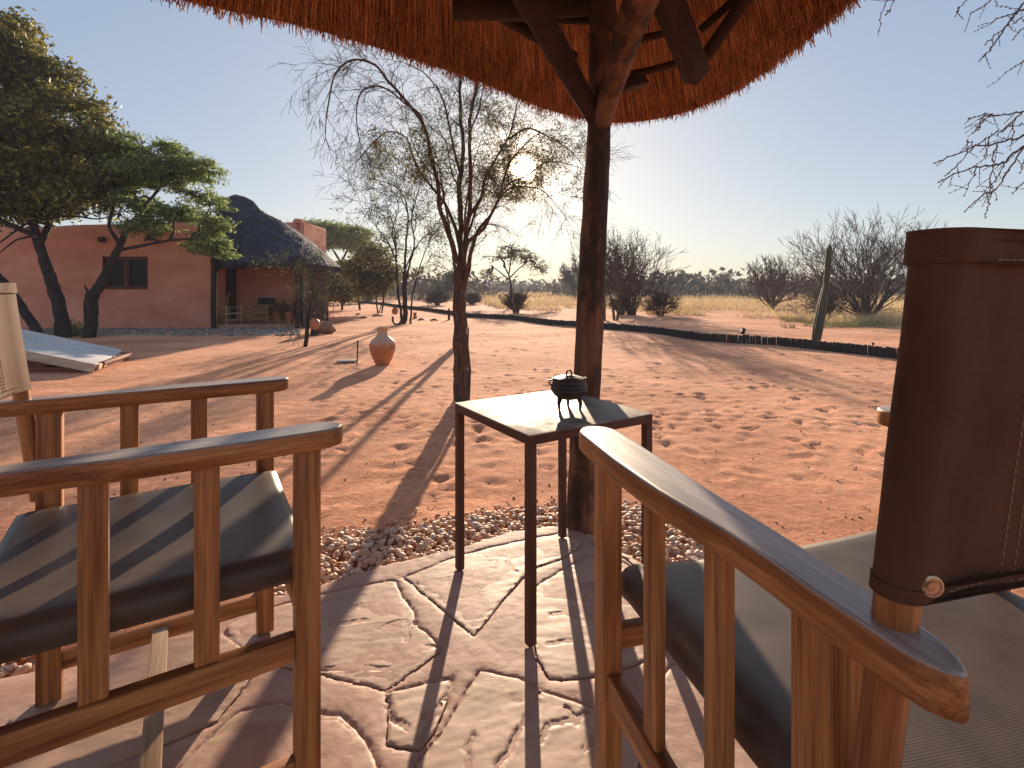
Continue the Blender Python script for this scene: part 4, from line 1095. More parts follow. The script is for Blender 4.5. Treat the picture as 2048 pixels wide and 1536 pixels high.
bare('low_bush', 1032, 626, 21, 46, 85, 'low dark twiggy bush under the umbrella shaped acacia', 35, nst=22, lvl=3, kids=3, leaf=0, rfac=.7)
bare('low_bush', 1655, 645, 16, 72, 110, 'low dark thorn bush beside the leaning cactus', 36, nst=16, lvl=3, kids=3, leaf=1)
bare('low_bush', 1320, 632, 19, 50, 90, 'low tangled bush at the right foot of the round bare bush', 38, nst=16, lvl=3, kids=3, leaf=1)
bare('low_bush', 1240, 628, 19.6, 46, 80, 'low tangled bush at the left foot of the round bare bush', 40, nst=14, lvl=3, kids=3, leaf=1)
bare('low_bush', 875, 610, 31, 28, 70, 'grey scrubby bush left of the tall bare thorn tree', 41, nst=16, lvl=3, kids=3, leaf=2)
bare('low_bush', 945, 608, 33, 22, 50, 'grey scrubby bush right of the tall bare thorn tree', 42, nst=14, lvl=3, kids=3, leaf=2)
bare('bare_tree', 890, 598, 48, 60, 60, 'small hazy thorn tree far off left of the tall bare thorn tree', 43, nst=4, lvl=4, kids=3, leaf=2, cat='tree', group='small far trees')
bare('bare_tree', 1358, 592, 62, 52, 48, 'small leafy far tree nearest the round bare bush', 44, nst=4, lvl=4, kids=3, leaf=3, cat='tree', group='small far trees')
bare('bare_tree', 1392, 592, 66, 42, 34, 'slim far tree second to the right of the round bare bush', 45, nst=3, lvl=4, kids=3, leaf=2, cat='tree', group='small far trees')
bare('bare_tree', 1442, 592, 58, 52, 40, 'lone far tree midway between the two groups of bare bushes', 46, nst=3, lvl=4, kids=3, leaf=2, cat='tree', group='small far trees')
bare('bare_tree', 1150, 592, 60, 80, 60, 'far bare tree showing just left of the shelter post', 47, nst=4, lvl=4, kids=3, leaf=2, cat='tree', group='small far trees')

# bare branches reaching in from the right, tree outside the frame
def c9(L): return [(1700 + .2929 * x, .2929 * y) for x, y in L]
rt = empty('overhanging_tree', (4.9, 4.0, GZ), 0, 'bare thorny branches hanging into the upper right corner from a tree outside', 'tree')
D9 = 3.9; B9 = Vector((4.9, 4.0, GZ))
m = MB(); m.tube(wig(Vector((0, 0, -.03)), Vector((-.1, 0, 2.2)), 10, .2, 3) + wig(Vector((-.1, 0, 2.2)), Vector((-.3, -.1, 4.2)), 8, .3, 5)[1:], [.13 - .005 * k for k in range(19)], 10, rough=.2)
for tgt, st in ((PX(2110, 300, D9), 2.0), (PX(2110, 10, D9), 2.6), (PX(2000, -120, D9), 3.0), (PX(1790, -60, D9), 3.3)):
    a = Vector((-.12, 0, st)); m.tube(wig(a, tgt - B9, 8, .12, st), [.035 - .0035 * k for k in range(9)], 6)
m.build('trunk', M_bark, rt, smooth=True)
tw = MB(); rs = random.Random(4)
tr9 = [
 ([(1400, 740), (1188, 760), (1050, 787), (950, 775), (810, 810)], 1.8), ([(1188, 762), (1100, 840), (960, 930), (840, 1000), (800, 960)], 1.7),
 ([(1400, 900), (1188, 930), (1060, 960), (950, 990), (850, 1000), (650, 1080), (575, 1115)], 2.2), ([(1400, 900), (1188, 1000), (1060, 1100), (980, 1135), (850, 1142), (700, 1195), (605, 1245)], 2.4),
 ([(1188, 1010), (1100, 1140), (1040, 1220), (1000, 1290), (920, 1320), (785, 1445)], 1.7), ([(980, 1135), (960, 1240), (1000, 1365)], 1.2), ([(1000, 1290), (960, 1320), (945, 1390), (925, 1485)], 1.3),
 ([(860, 1145), (820, 1250), (780, 1335)], 1.0), ([(1000, 990), (970, 1080), (980, 1135)], 1.4), ([(950, 935), (940, 1000), (925, 1080)], 1.0), ([(1120, 830), (1112, 925)], 1.0),
 ([(960, 780), (900, 850), (860, 890)], .9), ([(1400, -60), (1188, 20), (1140, 80), (1050, 200), (960, 330), (885, 415)], 2.2), ([(1140, 80), (1000, 130), (930, 180)], 1.3), ([(1080, 170), (990, 245), (925, 305)], 1.2),
 ([(1010, -80), (960, 0), (900, 50), (825, 90)], 1.3), ([(860, -80), (800, 0), (740, 60), (720, 110)], 1.2), ([(330, -200), (250, 0), (215, 90), (190, 245)], 1.1), ([(360, -150), (300, 0), (270, 70), (245, 100)], 1.0),
 ([(1250, 120), (1188, 190), (1115, 270)], 1.2), ([(1300, 380), (1188, 420), (1065, 495)], 1.2), ([(1188, 1240), (1110, 1320)], 1.1), ([(1010, 790), (900, 800), (880, 870)], .8), ([(850, 1000), (760, 1100), (700, 1165), (650, 1200)], .9), ([(1060, 1100), (1020, 1180), (960, 1290), (940, 1340)], 1.0), ([(1250, 1000), (1188, 1090), (1160, 1180)], 1), ([(1188, 850), (1100, 860), (1010, 915)], .9), ([(1300, 60), (1188, 70), (1130, 60), (1000, 40)], 1.2), ([(1250, 200), (1160, 130), (1100, 170)], 1),
]
for pp, r_ in tr9:
    P3 = [PX(u, v, D9 + rs.uniform(-.12, .12)) - B9 for u, v in c9(pp)]
    pts = []
    for i in range(len(P3) - 1):
        for k in range(4):
            p = P3[i].lerp(P3[i + 1], k / 4); pts.append(p + Vector((rs.gauss(0, .004), rs.gauss(0, .006), rs.gauss(0, .004))))
    pts.append(P3[-1]); n = len(pts)
    tw.tube(pts, [(r_ * 1.0 * (1 - .6 * i / n)) / FPX * D9 for i in range(n)], 5, cap=False)
    for i, p in enumerate(pts):
        if rs.random() < .8: tw.tube([p - Vector((.004, 0, .004)), p + Vector((.006, 0, .009))], [.0058, .0036], 4)
        if rs.random() < .3:
            d = Vector((rs.gauss(-.5, .6), rs.gauss(0, .5), rs.gauss(-.6, .5))).normalized(); L = rs.uniform(.06, .16)
            q = [p, p + d * L * .5 + Vector((0, 0, rs.gauss(0, .008))), p + d * L]; tw.tube(q, [.0025, .002, .0015], 4, cap=False)
            for f in (.4, .7, 1): c = p + d * L * f; tw.tube([c, c + Vector((.006, 0, .006))], [.0045, .003], 4)
tw.build('twigs', M_twig, rt)

# ------------------------------------------------------------------ dry grass, far scrub, haze
gb = [(640, 600), (860, 600), (905, 604), (955, 606), (1000, 617), (1090, 622), (1250, 628), (1400, 631), (1560, 639), (1650, 650), (1800, 652), (2100, 655)]
def front_v(u):
    for (a, va), (b, vb) in zip(gb, gb[1:]):
        if a <= u <= b: return va + (vb - va) * (u - a) / (b - a)
    return 600 if u < 640 else 655
GV = []; N = 0
rsn = np.random.RandomState(3)
us = rsn.uniform(560, 2250, 90000); q = rsn.rand(90000)
vf = np.array([front_v(u) for u in us]); Df = FPX * GH / (vf - HZ)
Dd = Df * (1 + q ** 1.6 * 4.5)
pat = vnoise((us - U0) / FPX * Dd, Dd, 1.6, 9) + vnoise((us - U0) / FPX * Dd, Dd, .5, 10) * .6
keep = (pat > -.12 - .2 * q) & ((us > 985) | (Dd > 30))
us, Dd = us[keep], Dd[keep]
X = (us - U0) / FPX * Dd; n = len(us)
h = rsn.uniform(.2, .55, n) * (1 + vnoise(X, Dd, 2.5, 12)); wd = .006 + Dd * .00035
an = rsn.uniform(0, 3.14, n); lx = rsn.normal(0, .14, n); ly = rsn.normal(0, .14, n)
A = np.stack([X - np.cos(an) * wd, Dd - np.sin(an) * wd, np.full(n, GZ)], 1); Bv = np.stack([X + np.cos(an) * wd, Dd + np.sin(an) * wd, np.full(n, GZ)], 1)
Tt = np.stack([X + lx, Dd + ly, GZ + h], 1)
V = np.stack([A, Bv, Tt], 1).reshape(-1, 3); F = np.arange(3 * n).reshape(n, 3)
gr = np_mesh('dry_grass', V, F, M_grass); tag(gr, 'pale straw coloured grass field beyond the dark pole edging', 'grass', kind='stuff')
# greener tufts under the big bush
n = 4200; us = rsn.uniform(1560, 1850, n); vv = rsn.uniform(636, 656, n); Dd = FPX * GH / (vv - HZ); X = (us - U0) / FPX * Dd
pat = vnoise(X, Dd, .5, 20); k_ = pat > -.05; X = X[k_]; Dd = Dd[k_]; n = len(X)
h = rsn.uniform(.05, .18, n); an = rsn.uniform(0, 3.14, n); wd = .01
A = np.stack([X - np.cos(an) * wd, Dd - np.sin(an) * wd, np.full(n, GZ)], 1); Bv = np.stack([X + np.cos(an) * wd, Dd + np.sin(an) * wd, np.full(n, GZ)], 1)
Tt = np.stack([X + rsn.normal(0, .07, n), Dd + rsn.normal(0, .07, n), GZ + h], 1)
V = np.stack([A, Bv, Tt], 1).reshape(-1, 3)
o = np_mesh('green_grass', V, np.arange(3 * n).reshape(n, 3), M_grass_green); tag(o, 'short greenish grass at the foot of the largest bare bush', 'grass', kind='stuff')

# far scrub: reads as one dark belt along the horizon
C = []; S_ = []
for k in range(2300):
    D = 50 + 330 * rnd.random() ** 1.2; u = rnd.uniform(200, 2500); x = (u - U0) / FPX * D
    if D < 120 and 960 < u < 1150 and rnd.random() < .6: continue
    hh = rnd.uniform(1.2, 3.2) * (1 + D / 420); ww = hh * rnd.uniform(.9, 1.9)
    nn = int(50 if D < 150 else 30)
    for j in range(nn):
        a = rnd.gauss(0, .5); b = rnd.gauss(0, .5); z = rnd.random() ** 1.3
        C.append((x + a * ww, D + b * ww, GZ + z * hh * (1 - .35 * abs(a)))); S_.append(.10 * hh + D * .0006)
C = np.array(C); S_ = np.array(S_)
V, F = leaf_arr(C, S_, .6)
o = np_mesh('far_scrub', V, F, M_far_leaf); tag(o, 'hazy belt of dark savanna scrub along the horizon', 'scrub', kind='stuff')

# ------------------------------------------------------------------ lodge building
DB = 12.82
lodge = empty('lodge', (PX(421, 657, DB).x, DB, GZ), 0, 'long terracotta plastered lodge with a dark thatched porch', 'building')
LB = Vector(lodge.location)
def lp(p): return Vector(p) - LB
def wallbox(name, x0, x1, y0, y1, z0, z1, material, parent=lodge, bevel=.05, amp=.02, sub=.35):
    """soft adobe block: subdivided, rounded and slightly uneven"""
    bm = bmesh.new()
    bmesh.ops.create_cube(bm, size=1)
    for v in bm.verts: v.co = Vector((x0 + (v.co.x + .5) * (x1 - x0), y0 + (v.co.y + .5) * (y1 - y0), z0 + (v.co.z + .5) * (z1 - z0)))
    if bevel: bmesh.ops.bevel(bm, geom=[e for e in bm.edges if max(v.co.z for v in e.verts) > z1 - .01 or abs(e.verts[0].co.z - e.verts[1].co.z) > .1], offset=bevel, segments=3, affect='EDGES')
    me = bpy.data.meshes.new(name); bm.to_mesh(me); bm.free()
    for v in me.vertices: v.co -= LB
    me.polygons.foreach_set('use_smooth', [True] * len(me.polygons))
    try: me.set_sharp_from_angle(angle=R(40))
    except Exception: pass
    me.materials.append(material)
    return link(bpy.data.objects.new(name, me), parent)
X = lambda u, D=DB: (u - U0) / FPX * D
Zv = lambda v, D=DB: CH - (v - HZ) / FPX * D
# wall face with a real window opening: four blocks butted together
wx0, wx1, wz0, wz1 = X(205), X(296), Zv(579), Zv(513)
top0, top1 = Zv(450), Zv(437)
def wall_face():
    # front sheet with an opening, uneven parapet line, given depth
    xs = list(np.linspace(X(-160), wx0, 16)) + list(np.linspace(wx0, wx1, 5))[1:] + list(np.linspace(wx1, X(421), 10))[1:]
    m = MB(); d = .38
    def topz(x):
        u = U0 + x / DB * FPX
        return Zv(452 - 10 * max(0, min(1, (u - 100) / 280)) - (5 if u > 362 else 0)) + .03 * fbm(x * .8, 0, 1, 2)
    zs = [GZ - .05, .3, wz0, wz1, 2.2]
    def quad(a, b, c, e): m.add([a, b, c, e], [(0, 1, 2, 3)])
    yb = lambda x, z: DB + .012 * fbm(x * 1.1, z * 1.3, 0, 3)
    for i in range(len(xs) - 1):
        a, b = xs[i], xs[i + 1]
        col = zs + []
        for j in range(len(zs)):
            z0 = zs[j]; za = zs[j + 1] if j < len(zs) - 1 else None
            if j == 2 and a >= wx0 - 1e-4 and b <= wx1 + 1e-4: continue
            if za is None:
                za_, zb_ = topz(a), topz(b)
                # rounded shoulder
                quad((a, yb(a, z0), z0), (b, yb(b, z0), z0), (b, DB, zb_ - .05), (a, DB, za_ - .05))
                quad((a, DB, za_ - .05), (b, DB, zb_ - .05), (b, DB + .05, zb_), (a, DB + .05, za_))
                quad((a, DB + .05, za_), (b, DB + .05, zb_), (b, DB + d, zb_), (a, DB + d, za_))
                quad((b, DB + d, GZ), (a, DB + d, GZ), (a, DB + d, za_), (b, DB + d, zb_))
            else: quad((a, yb(a, z0), z0), (b, yb(b, z0), z0), (b, yb(b, za), za), (a, yb(a, za), za))
    # reveals
    for a, b in (((wx0, wz0), (wx0, wz1)), ((wx0, wz1), (wx1, wz1)), ((wx1, wz1), (wx1, wz0)), ((wx1, wz0), (wx0, wz0))):
        quad((a[0], DB, a[1]), (b[0], DB, b[1]), (b[0], DB + d, b[1]), (a[0], DB + d, a[1]))
    xe = X(421)
    quad((xe, DB, GZ), (xe, DB + d, GZ), (xe, DB + d, topz(xe)), (xe, DB, topz(xe) - .04))
    m.v = [tuple(lp(v)) for v in m.v]
    o = m.build('wall', M_wall, lodge, smooth=True)
    bm = bmesh.new(); bm.from_mesh(o.data); bmesh.ops.remove_doubles(bm, verts=bm.verts, dist=.001); bmesh.ops.recalc_face_normals(bm, faces=bm.faces); bm.to_mesh(o.data); bm.free()
wall_face()
wallbox('side_wall', X(421) - .38, X(421) - .002, DB + .382, 14.2, GZ, 1.72, M_wall, bevel=.02)
wallbox('roof_slab', X(-160), X(421) - .5, DB + .384, DB + 6, 2.1, 2.25, M_wall, bevel=0)
wallbox('back_wall', X(-160), X(421), DB + 6, DB + 6.3, GZ, 2.4, M_wall, bevel=.05)
# window
fr = MB(); t = .05; yw = DB + .1
win = MB()
cx_, cz_ = (wx0 + wx1) / 2, (wz0 + wz1) / 2
for c, s_ in (((wx0 + t / 2, yw, cz_), (t, .07, wz1 - wz0)), ((wx1 - t / 2, yw, cz_), (t, .07, wz1 - wz0)), ((cx_, yw, wz1 - t / 2), (wx1 - wx0 - 2 * t, .07, t)), ((cx_, yw, wz0 + t / 2), (wx1 - wx0 - 2 * t, .07, t)), ((cx_ - .03, yw, cz_), (t * 1.2, .068, wz1 - wz0 - 2 * t))):
    win.box(lp(c), s_)
wf = win.build('window', M_winframe, lodge)
for a, b in ((wx0 + t, cx_ - .03 - .03), (cx_, wx1 - t)):
    m = MB(); m.box(lp(((a + b) / 2, yw + .012, cz_)), (b - a, .006, wz1 - wz0 - 2 * t)); m.build('pane', M_glass, wf)
    m = MB()
    for (cc, s_) in ((((a + b) / 2, yw - .002, wz1 - t - .02), (b - a, .04, .036)), (((a + b) / 2, yw - .002, wz0 + t + .02), (b - a, .04, .036)), ((a + .018, yw - .002, cz_), (.034, .042, wz1 - wz0 - 2 * t - .08)), ((b - .018, yw - .002, cz_), (.034, .042, wz1 - wz0 - 2 * t - .08))): m.box(lp(cc), s_)
    m.build('sash', M_winframe, wf)
m = MB(); m.box(lp((cx_, DB + .3, cz_)), (wx1 - wx0 - .01, .01, wz1 - wz0 - .01)); m.build('curtain', mat('dark_curtain', (.02, .012, .01), .9), lodge)
# roof beam ends
for u, v in ((208, 480), (302, 476)):
    m = MB(); c = lp((X(u), DB, Zv(v))); m.tube([c + Vector((0, .3, 0)), c - Vector((0, .13, 0))], [.075, .07], 12, rough=.1); m.build('beam_end', M_bark_dark, lodge, smooth=True)
    m = MB(); m.lathe([(.078, 0), (.1, .004), (.105, .02), (.08, .02)], seg=16); o = m.build('beam_collar', M_wall_trim if 0 else M_wall, lodge, smooth=True); o.location = c - Vector((0, -.002, 0)); o.rotation_euler = (R(90), 0, 0)
# porch: floor, back wall, door, posts
Zf = Zv(649)
pf = wallbox('porch_floor', X(424), X(592), DB - .05, 14.25, GZ - .05, Zf, M_porch, bevel=.02)
wallbox('porch_wall', X(421) - .38, X(606, 14.26), 14.26, 14.6, GZ, 2.3, M_wall, bevel=.0)
m = MB(); m.box(lp((X(421) + .012, 13.74, .82)), (.03, .5, 1.44)); dr = m.build('door', mat('dark_door', (.02, .008, .006), .6, (.035, .013, .009), scale=(9, 9, 2)), lodge, bevel=.01)
m = MB(); m.box(lp((X(421) + .05, 13.56, .8)), (.05, .03, .1)); m.build('handle', M_screw, dr)
m = MB()
for k in range(34):
    yy = 13.15 + k * .045; xx = X(613, 13.15) + rnd.gauss(0, .008); m.tube([lp((xx, yy, GZ)), lp((xx + rnd.gauss(0, .01), yy, 1.45 + rnd.random() * .1))], .02, 6)
o = m.build('reed_screen', M_twig_grey, lodge, smooth=True); o['kind'] = 'stuff'
for (u, D, r_, mt, top_) in ((428, 12.72, .06, M_bark_dark, 528), (433, 12.95, .035, M_palechair, 528), (595, 12.75, .055, M_bark_dark, 528), (603, 13.2, .045, M_bark_dark, 528), (609, 13.4, .07, M_wall_trim, 528)):
    m = MB(); b = lp((X(u, D), D, GZ)); b2 = lp((X(u, D) + .02, D, 1.75)); m.tube(wig(b, b2, 8, .05, u), [r_ * (1 - .02 * k) for k in range(9)], 10, rough=.15); m.build('porch_post', mt, lodge, smooth=True)
for u, du in ((428, 1), (595, -1)):
    m = MB(); m.tube([lp((X(u), 12.75, 1.3)), lp((X(u) + du * .3, 12.8, 1.62))], .03, 8); m.build('brace', M_bark_dark, lodge, smooth=True)
m = MB(); m.tube([lp((X(426), 12.78, 1.66)), lp((X(618), 12.78, 1.66))], .05, 10, rough=.1); m.build('porch_beam', M_bark_dark, lodge, smooth=True)
# raised parapet behind with its small block
DP = 16.5
wallbox('parapet', X(500, DP), X(593, DP), DP, DP + 1.8, 1.4, Zv(444, DP), M_wall, bevel=.06)
wallbox('parapet_block', X(584, DP), X(601, DP), DP + .02, DP + .4, Zv(446, DP), Zv(437, DP), M_wall, bevel=.04)
wallbox('parapet_side', X(593, DP) + .002, X(604, DP), DP + .08, DP + 2.2, 0, Zv(441, DP), M_wall, bevel=.06)
# hipped thatch with ridge cap
ap0 = Vector((X(428, 14.6), 14.6, Zv(399, 14.6))); ap1 = Vector((X(508, 14.6), 14.6, Zv(413, 14.6)))
ex0, ex1 = X(394, 12.4), X(650, 13.9)
nr, nc = 26, 120; vs_ = []
cy = 14.4
for j in range(nr + 1):
    f = j / nr
    for k in range(nc):
        a = 2 * math.pi * k / nc
        ca, sa = math.cos(a), math.sin(a)
        sx = abs(ca) ** .75 * (1 if ca > 0 else -1); sy = abs(sa) ** .75 * (1 if sa > 0 else -1)
        e = Vector(((ex0 + ex1) / 2 + sx * (ex1 - ex0) / 2, cy + sy * 2.05, Zv(525, 12.4) ))
        t_ = (sx + 1) / 2; top_p = ap0.lerp(ap1, max(0, min(1, t_))); top_p.z += .14 * math.sin(math.pi * min(1, max(0, t_)) ** .8)
        p = e.lerp(top_p, f)
        p.z += .20 * math.sin(math.pi * f) * (1 - f * .3)      # belly of the thatch
        nrm = Vector((sx, sy, .6)).normalized()
        p += nrm * (.03 * fbm(p.x * 4, p.y * 4, p.z * 3, 3))
        vs_.append(lp(p))
fs_ = [(j * nc + k, j * nc + (k + 1) % nc, (j + 1) * nc + (k + 1) % nc, (j + 1) * nc + k) for j in range(nr) for k in range(nc)]
# thick eave: fold under
base_n = len(vs_)
for k in range(nc):
    q = vs_[k].copy(); c = lp(((ex0 + ex1) / 2, cy, 0)); d = Vector((c.x - q.x, c.y - q.y, 0)).normalized(); vs_.append(q + d * .14 + Vector((0, 0, -.10)))
for k in range(nc):
    q = vs_[nc + k].copy(); vs_.append(vs_[base_n + k] + Vector((0, 0, .1)) + (lp(((ex0 + ex1) / 2, cy, 0)) - vs_[k]).normalized() * .6 * 0 + (Vector((lp(((ex0 + ex1) / 2, cy, 0)).x - q.x, lp((0, cy, 0)).y - q.y, 0)).normalized()) * 1.2 + Vector((0, 0, .35)))
fs_ += [(base_n + k, base_n + (k + 1) % nc, (k + 1) % nc, k) for k in range(nc)]
fs_ += [(base_n + nc + k, base_n + nc + (k + 1) % nc, base_n + (k + 1) % nc, base_n + k) for k in range(nc)]
m = MB(); m.add(vs_, fs_); roof = m.build('thatch_roof', M_thatch_far, lodge, smooth=True)
# loose reeds standing off the thatch
RV = []; RF = []; ro = 0; sh_o = Vector((0, 0, 0))
for k in range(9000):
    j = rnd.randrange(0, nr - 2); i = rnd.randrange(nc); a = vs_[j * nc + i].lerp(vs_[(j + 1) * nc + (i + 1) % nc], rnd.random()); b0 = vs_[j * nc + i]
    if a.y > 1.6: continue
    dn = (vs_[j * nc + i] - vs_[(j + 1) * nc + i]).normalized()
    a = a + Vector((rnd.gauss(0, .05), -.01, 0)); reed(a, a + dn * rnd.uniform(.05, .14) + Vector((rnd.gauss(0, .015), -rnd.uniform(.0, .03), -.0)), .006)
for k in range(2500):
    i = rnd.randrange(nc); a = vs_[i].lerp(vs_[(i + 1) % nc], rnd.random()); reed(a + Vector((0, 0, .01)), a + Vector((rnd.gauss(0, .02), rnd.gauss(0, .02), -rnd.uniform(.04, .15))), .006)
o = np_mesh('reeds', np.array(RV), np.array(RF), M_thatch_far, roof); o['kind'] = 'stuff'
m = MB(); pts = [lp(ap0.lerp(ap1, f) + Vector((0, -.03, .14 * math.sin(math.pi * f ** .8) + dz_))) for f, dz_ in ((.42, -.02), (.55, .04), (.75, .05), (.95, .03), (1.12, -.06))]
m.tube(pts, [.06, .09, .1, .1, .06], 12, rough=.25); m.build('ridge_cap', M_thatch_far, lodge, smooth=True)

# porch furniture
def cane_chair(loc, rz, label):
    root = empty('porch_chair', loc, rz, label, 'chair', 'chairs on the lodge porch')
    for sx in (-1, 1):
        for sy, h_ in ((-1, .48), (1, .40)):
            m = MB(); m.tube([(sx * .22, sy * .2, 0), (sx * .22, sy * .2, h_)], .018, 7); m.build('leg', M_palechair, root, smooth=True)
        m = MB(); m.box((sx * .22, 0, .42), (.05, .46, .03)); m.build('armrest', M_palechair, root)
    m = MB(); m.box((0, 0, .26), (.42, .4, .04)); m.build('seat', M_palechair, root, bevel=.006)
    for sy in (-1, 1): m = MB(); m.box((0, sy * .19, .1), (.42, .025, .03)); m.build('stretcher', M_palechair, root)
    return root
pc = cane_chair((X(525, 13.85), 13.85, Zf + .001), 0, 'pale framed porch chair with dark back standing against the porch wall')
m = MB(); m.box((0, .2, .56), (.44, .03, .17), Matrix.Rotation(-.1, 3, 'X')); m.build('backrest', M_bark_dark, pc, bevel=.008)
pc = cane_chair((X(456, 13.15), 13.15, Zf + .001), R(70), 'pale cane porch chair turned side on beside the left porch post')
for k in range(5):
    m = MB(); m.tube([(-.16 + .08 * k, .2, .3), (-.16 + .08 * k, .23, .66)], .011, 6); m.build('spindle', M_palechair, pc, smooth=True)
m = MB(); m.tube([(-.22, .23, .5), (-.2, .24, .68), (.2, .24, .68), (.22, .23, .5)], .015, 6); m.build('backrest', M_palechair, pc, smooth=True)
def planter(u, D, r_, h_, label, seed):
    root = empty('flower_pot', (X(u, D), D, Zf + .001), 0, label, 'flower pot', 'planters on the porch')
    m = MB(); m.lathe([(0, .0), (r_ * .7, 0), (r_, h_ * .88), (r_ * 1.1, h_ * .88), (r_ * 1.1, h_), (r_ * .92, h_), (r_ * .9, h_ * .86), (0, h_ * .86)], seg=24); m.build('pot', M_clay, root, smooth=True)
    rs = random.Random(seed); mb = MB(); tips = []
    P = dict(seg=4, wander=.25, grav=-.1, kids=3, spread=.7, ratio=.65, sides=3, rmin=.004, rthin=.1)
    for k in range(9): branch(mb, Vector((rs.gauss(0, .04), rs.gauss(0, .04), h_ * .86)), Vector((rs.gauss(0, .8), rs.gauss(0, .8), 1)), .2, .008, 2, rs, P, tips)
    mb.build('stems', M_twig, root)
    leaves_obj('leaves', [(p.x + rs.gauss(0, .03), p.y + rs.gauss(0, .03), p.z + rs.gauss(0, .03)) for p, d in tips for _ in range(2)], .022, M_leaf_dark, root)
planter(578, 13.4, .11, .3, 'orange terracotta planter with a dark shrub by the right porch posts', 1)
planter(557, 13.9, .14, .26, 'shaded planter with a twiggy shrub behind the orange one', 2)

# ------------------------------------------------------------------ yard things
def stone_lump(name, loc, s, label, cat, material=M_rock, seed=0):
    bm = bmesh.new(); bmesh.ops.create_icosphere(bm, subdivisions=4, radius=1)
    for v in bm.verts:
        n_ = fbm(v.co.x * 1.3 + seed, v.co.y * 1.3, v.co.z * 1.3, 4)
        v.co *= 1 + .22 * n_
        v.co = Vector((v.co.x * s[0], v.co.y * s[1], max(v.co.z, -.75) * s[2]))
    me = bpy.data.meshes.new(name); bm.to_mesh(me); bm.free(); me.polygons.foreach_set('use_smooth', [True] * len(me.polygons)); me.materials.append(material)
    o = link(bpy.data.objects.new(name, me)); o.location = loc; return tag(o, label, cat)
p = G(644, 667); stone_lump('boulder', (p.x, p.y + .1, GZ + .11), (.28, .2, .15), 'long rounded brown boulder lying beside the sapling', 'boulder')
def lathe_thing(name, loc, prof, label, cat, material, seg=40):
    m = MB(); m.lathe(prof, seg=seg); o = m.build(name, material, smooth=True); o.location = loc; return tag(o, label, cat)
# vase
p = G(761, 731)
def vase_extra(m, n, l, b, c, cr, nz):
    sp = n.new('ShaderNodeSeparateXYZ'); l.new(c.outputs['Object'], sp.inputs[0])
    z2 = n.new('ShaderNodeTexNoise'); z2.inputs['Scale'].default_value = 9; z2.inputs['Detail'].default_value = 6; l.new(c.outputs['Object'], z2.inputs[0])
    a = n.new('ShaderNodeMath'); a.operation = 'MULTIPLY_ADD'; a.inputs[1].default_value = .16; l.new(z2.outputs[0], a.inputs[0]); l.new(sp.outputs[2], a.inputs[2])
    r2 = n.new('ShaderNodeValToRGB'); e = r2.color_ramp.elements; e[0].position = .33; e[0].color = (0, 0, 0, 1); e[1].position = .37; e[1].color = (1, 1, 1, 1)
    l.new(a.outputs[0], r2.inputs[0])
    mx = n.new('ShaderNodeMixRGB'); mx.inputs[2].default_value = (.62, .45, .34, 1); l.new(cr.outputs[0], mx.inputs[1])
    mm = n.new('ShaderNodeMath'); mm.operation = 'MULTIPLY'; mm.inputs[1].default_value = .6; l.new(r2.outputs[0], mm.inputs[0]); l.new(mm.outputs[0], mx.inputs[0]); l.new(mx.outputs[0], b.inputs['Base Color'])
M_vase = mat('vase_clay', (.42, .14, .05), .5, (.55, .23, .1), scale=(6, 6, 6), extra=vase_extra, spec=.5)
lathe_thing('clay_vase', (p.x, p.y + .1, GZ), [(0, 0), (.085, 0), (.095, .015), (.125, .08), (.155, .16), (.168, .22), (.165, .27), (.14, .315), (.105, .345), (.078, .37), (.064, .40), (.062, .43), (.068, .46), (.08, .478), (.082, .486), (.074, .487), (.06, .47), (.05, .42), (.06, .38), (0, .36)], 'large pot bellied terracotta vase with pale shoulders standing on the sand', 'vase', M_vase, 56)
# slab with stake
p = G(694, 724)
m = MB(); m.box((0, 0, .012), (.26, .15, .02), Matrix.Rotation(.25, 3, 'Z')); o = m.build('paving_slab', M_slab, bevel=.004); o.location = (p.x, p.y, GZ + .004); tag(o, 'small flat grey slab on the sand left of the clay vase', 'slab')
p = G(714, 729); m = MB(); m.tube([(0, 0, -.02), (.01, 0, .29)], .009, 7); m.tube([(.01, 0, .29), (.01, 0, .31)], [.014, .012], 7); o = m.build('metal_stake', M_dark, smooth=True); o.location = (p.x, p.y, GZ); tag(o, 'thin black stake upright between the grey slab and the clay vase', 'stake')
# stack of panels
def quad_slab(name, A, B, C, D, th, material, label, cat):
    m = MB(); P = [Vector(q) for q in (A, B, C, D)]; nrm = (P[1] - P[0]).cross(P[3] - P[0]).normalized()
    if nrm.z < 0: nrm = -nrm
    c = sum(P, Vector()) / 4; m.add([q - c for q in P] + [q - c - nrm * th for q in P], [(0, 1, 2, 3), (7, 6, 5, 4), (0, 4, 5, 1), (1, 5, 6, 2), (2, 6, 7, 3), (3, 7, 4, 0)])
    o = m.build(name, material, bevel=.006); o.location = c; return tag(o, label, cat)
pn = empty('stacked_panel', (-5.6, 6.5, 0), 0, 'long white ribbed panel propped aslant on the sand at the left', 'panel')
A = PX(192, 729, 6.0); Bq = PX(244, 704, 7.2); Cq = PX(-60, 641, 7.2); Dq = PX(-110, 670, 6.0)
nn_ = (Bq - A).cross(Dq - A).normalized(); nn_ = nn_ if nn_.z > 0 else -nn_
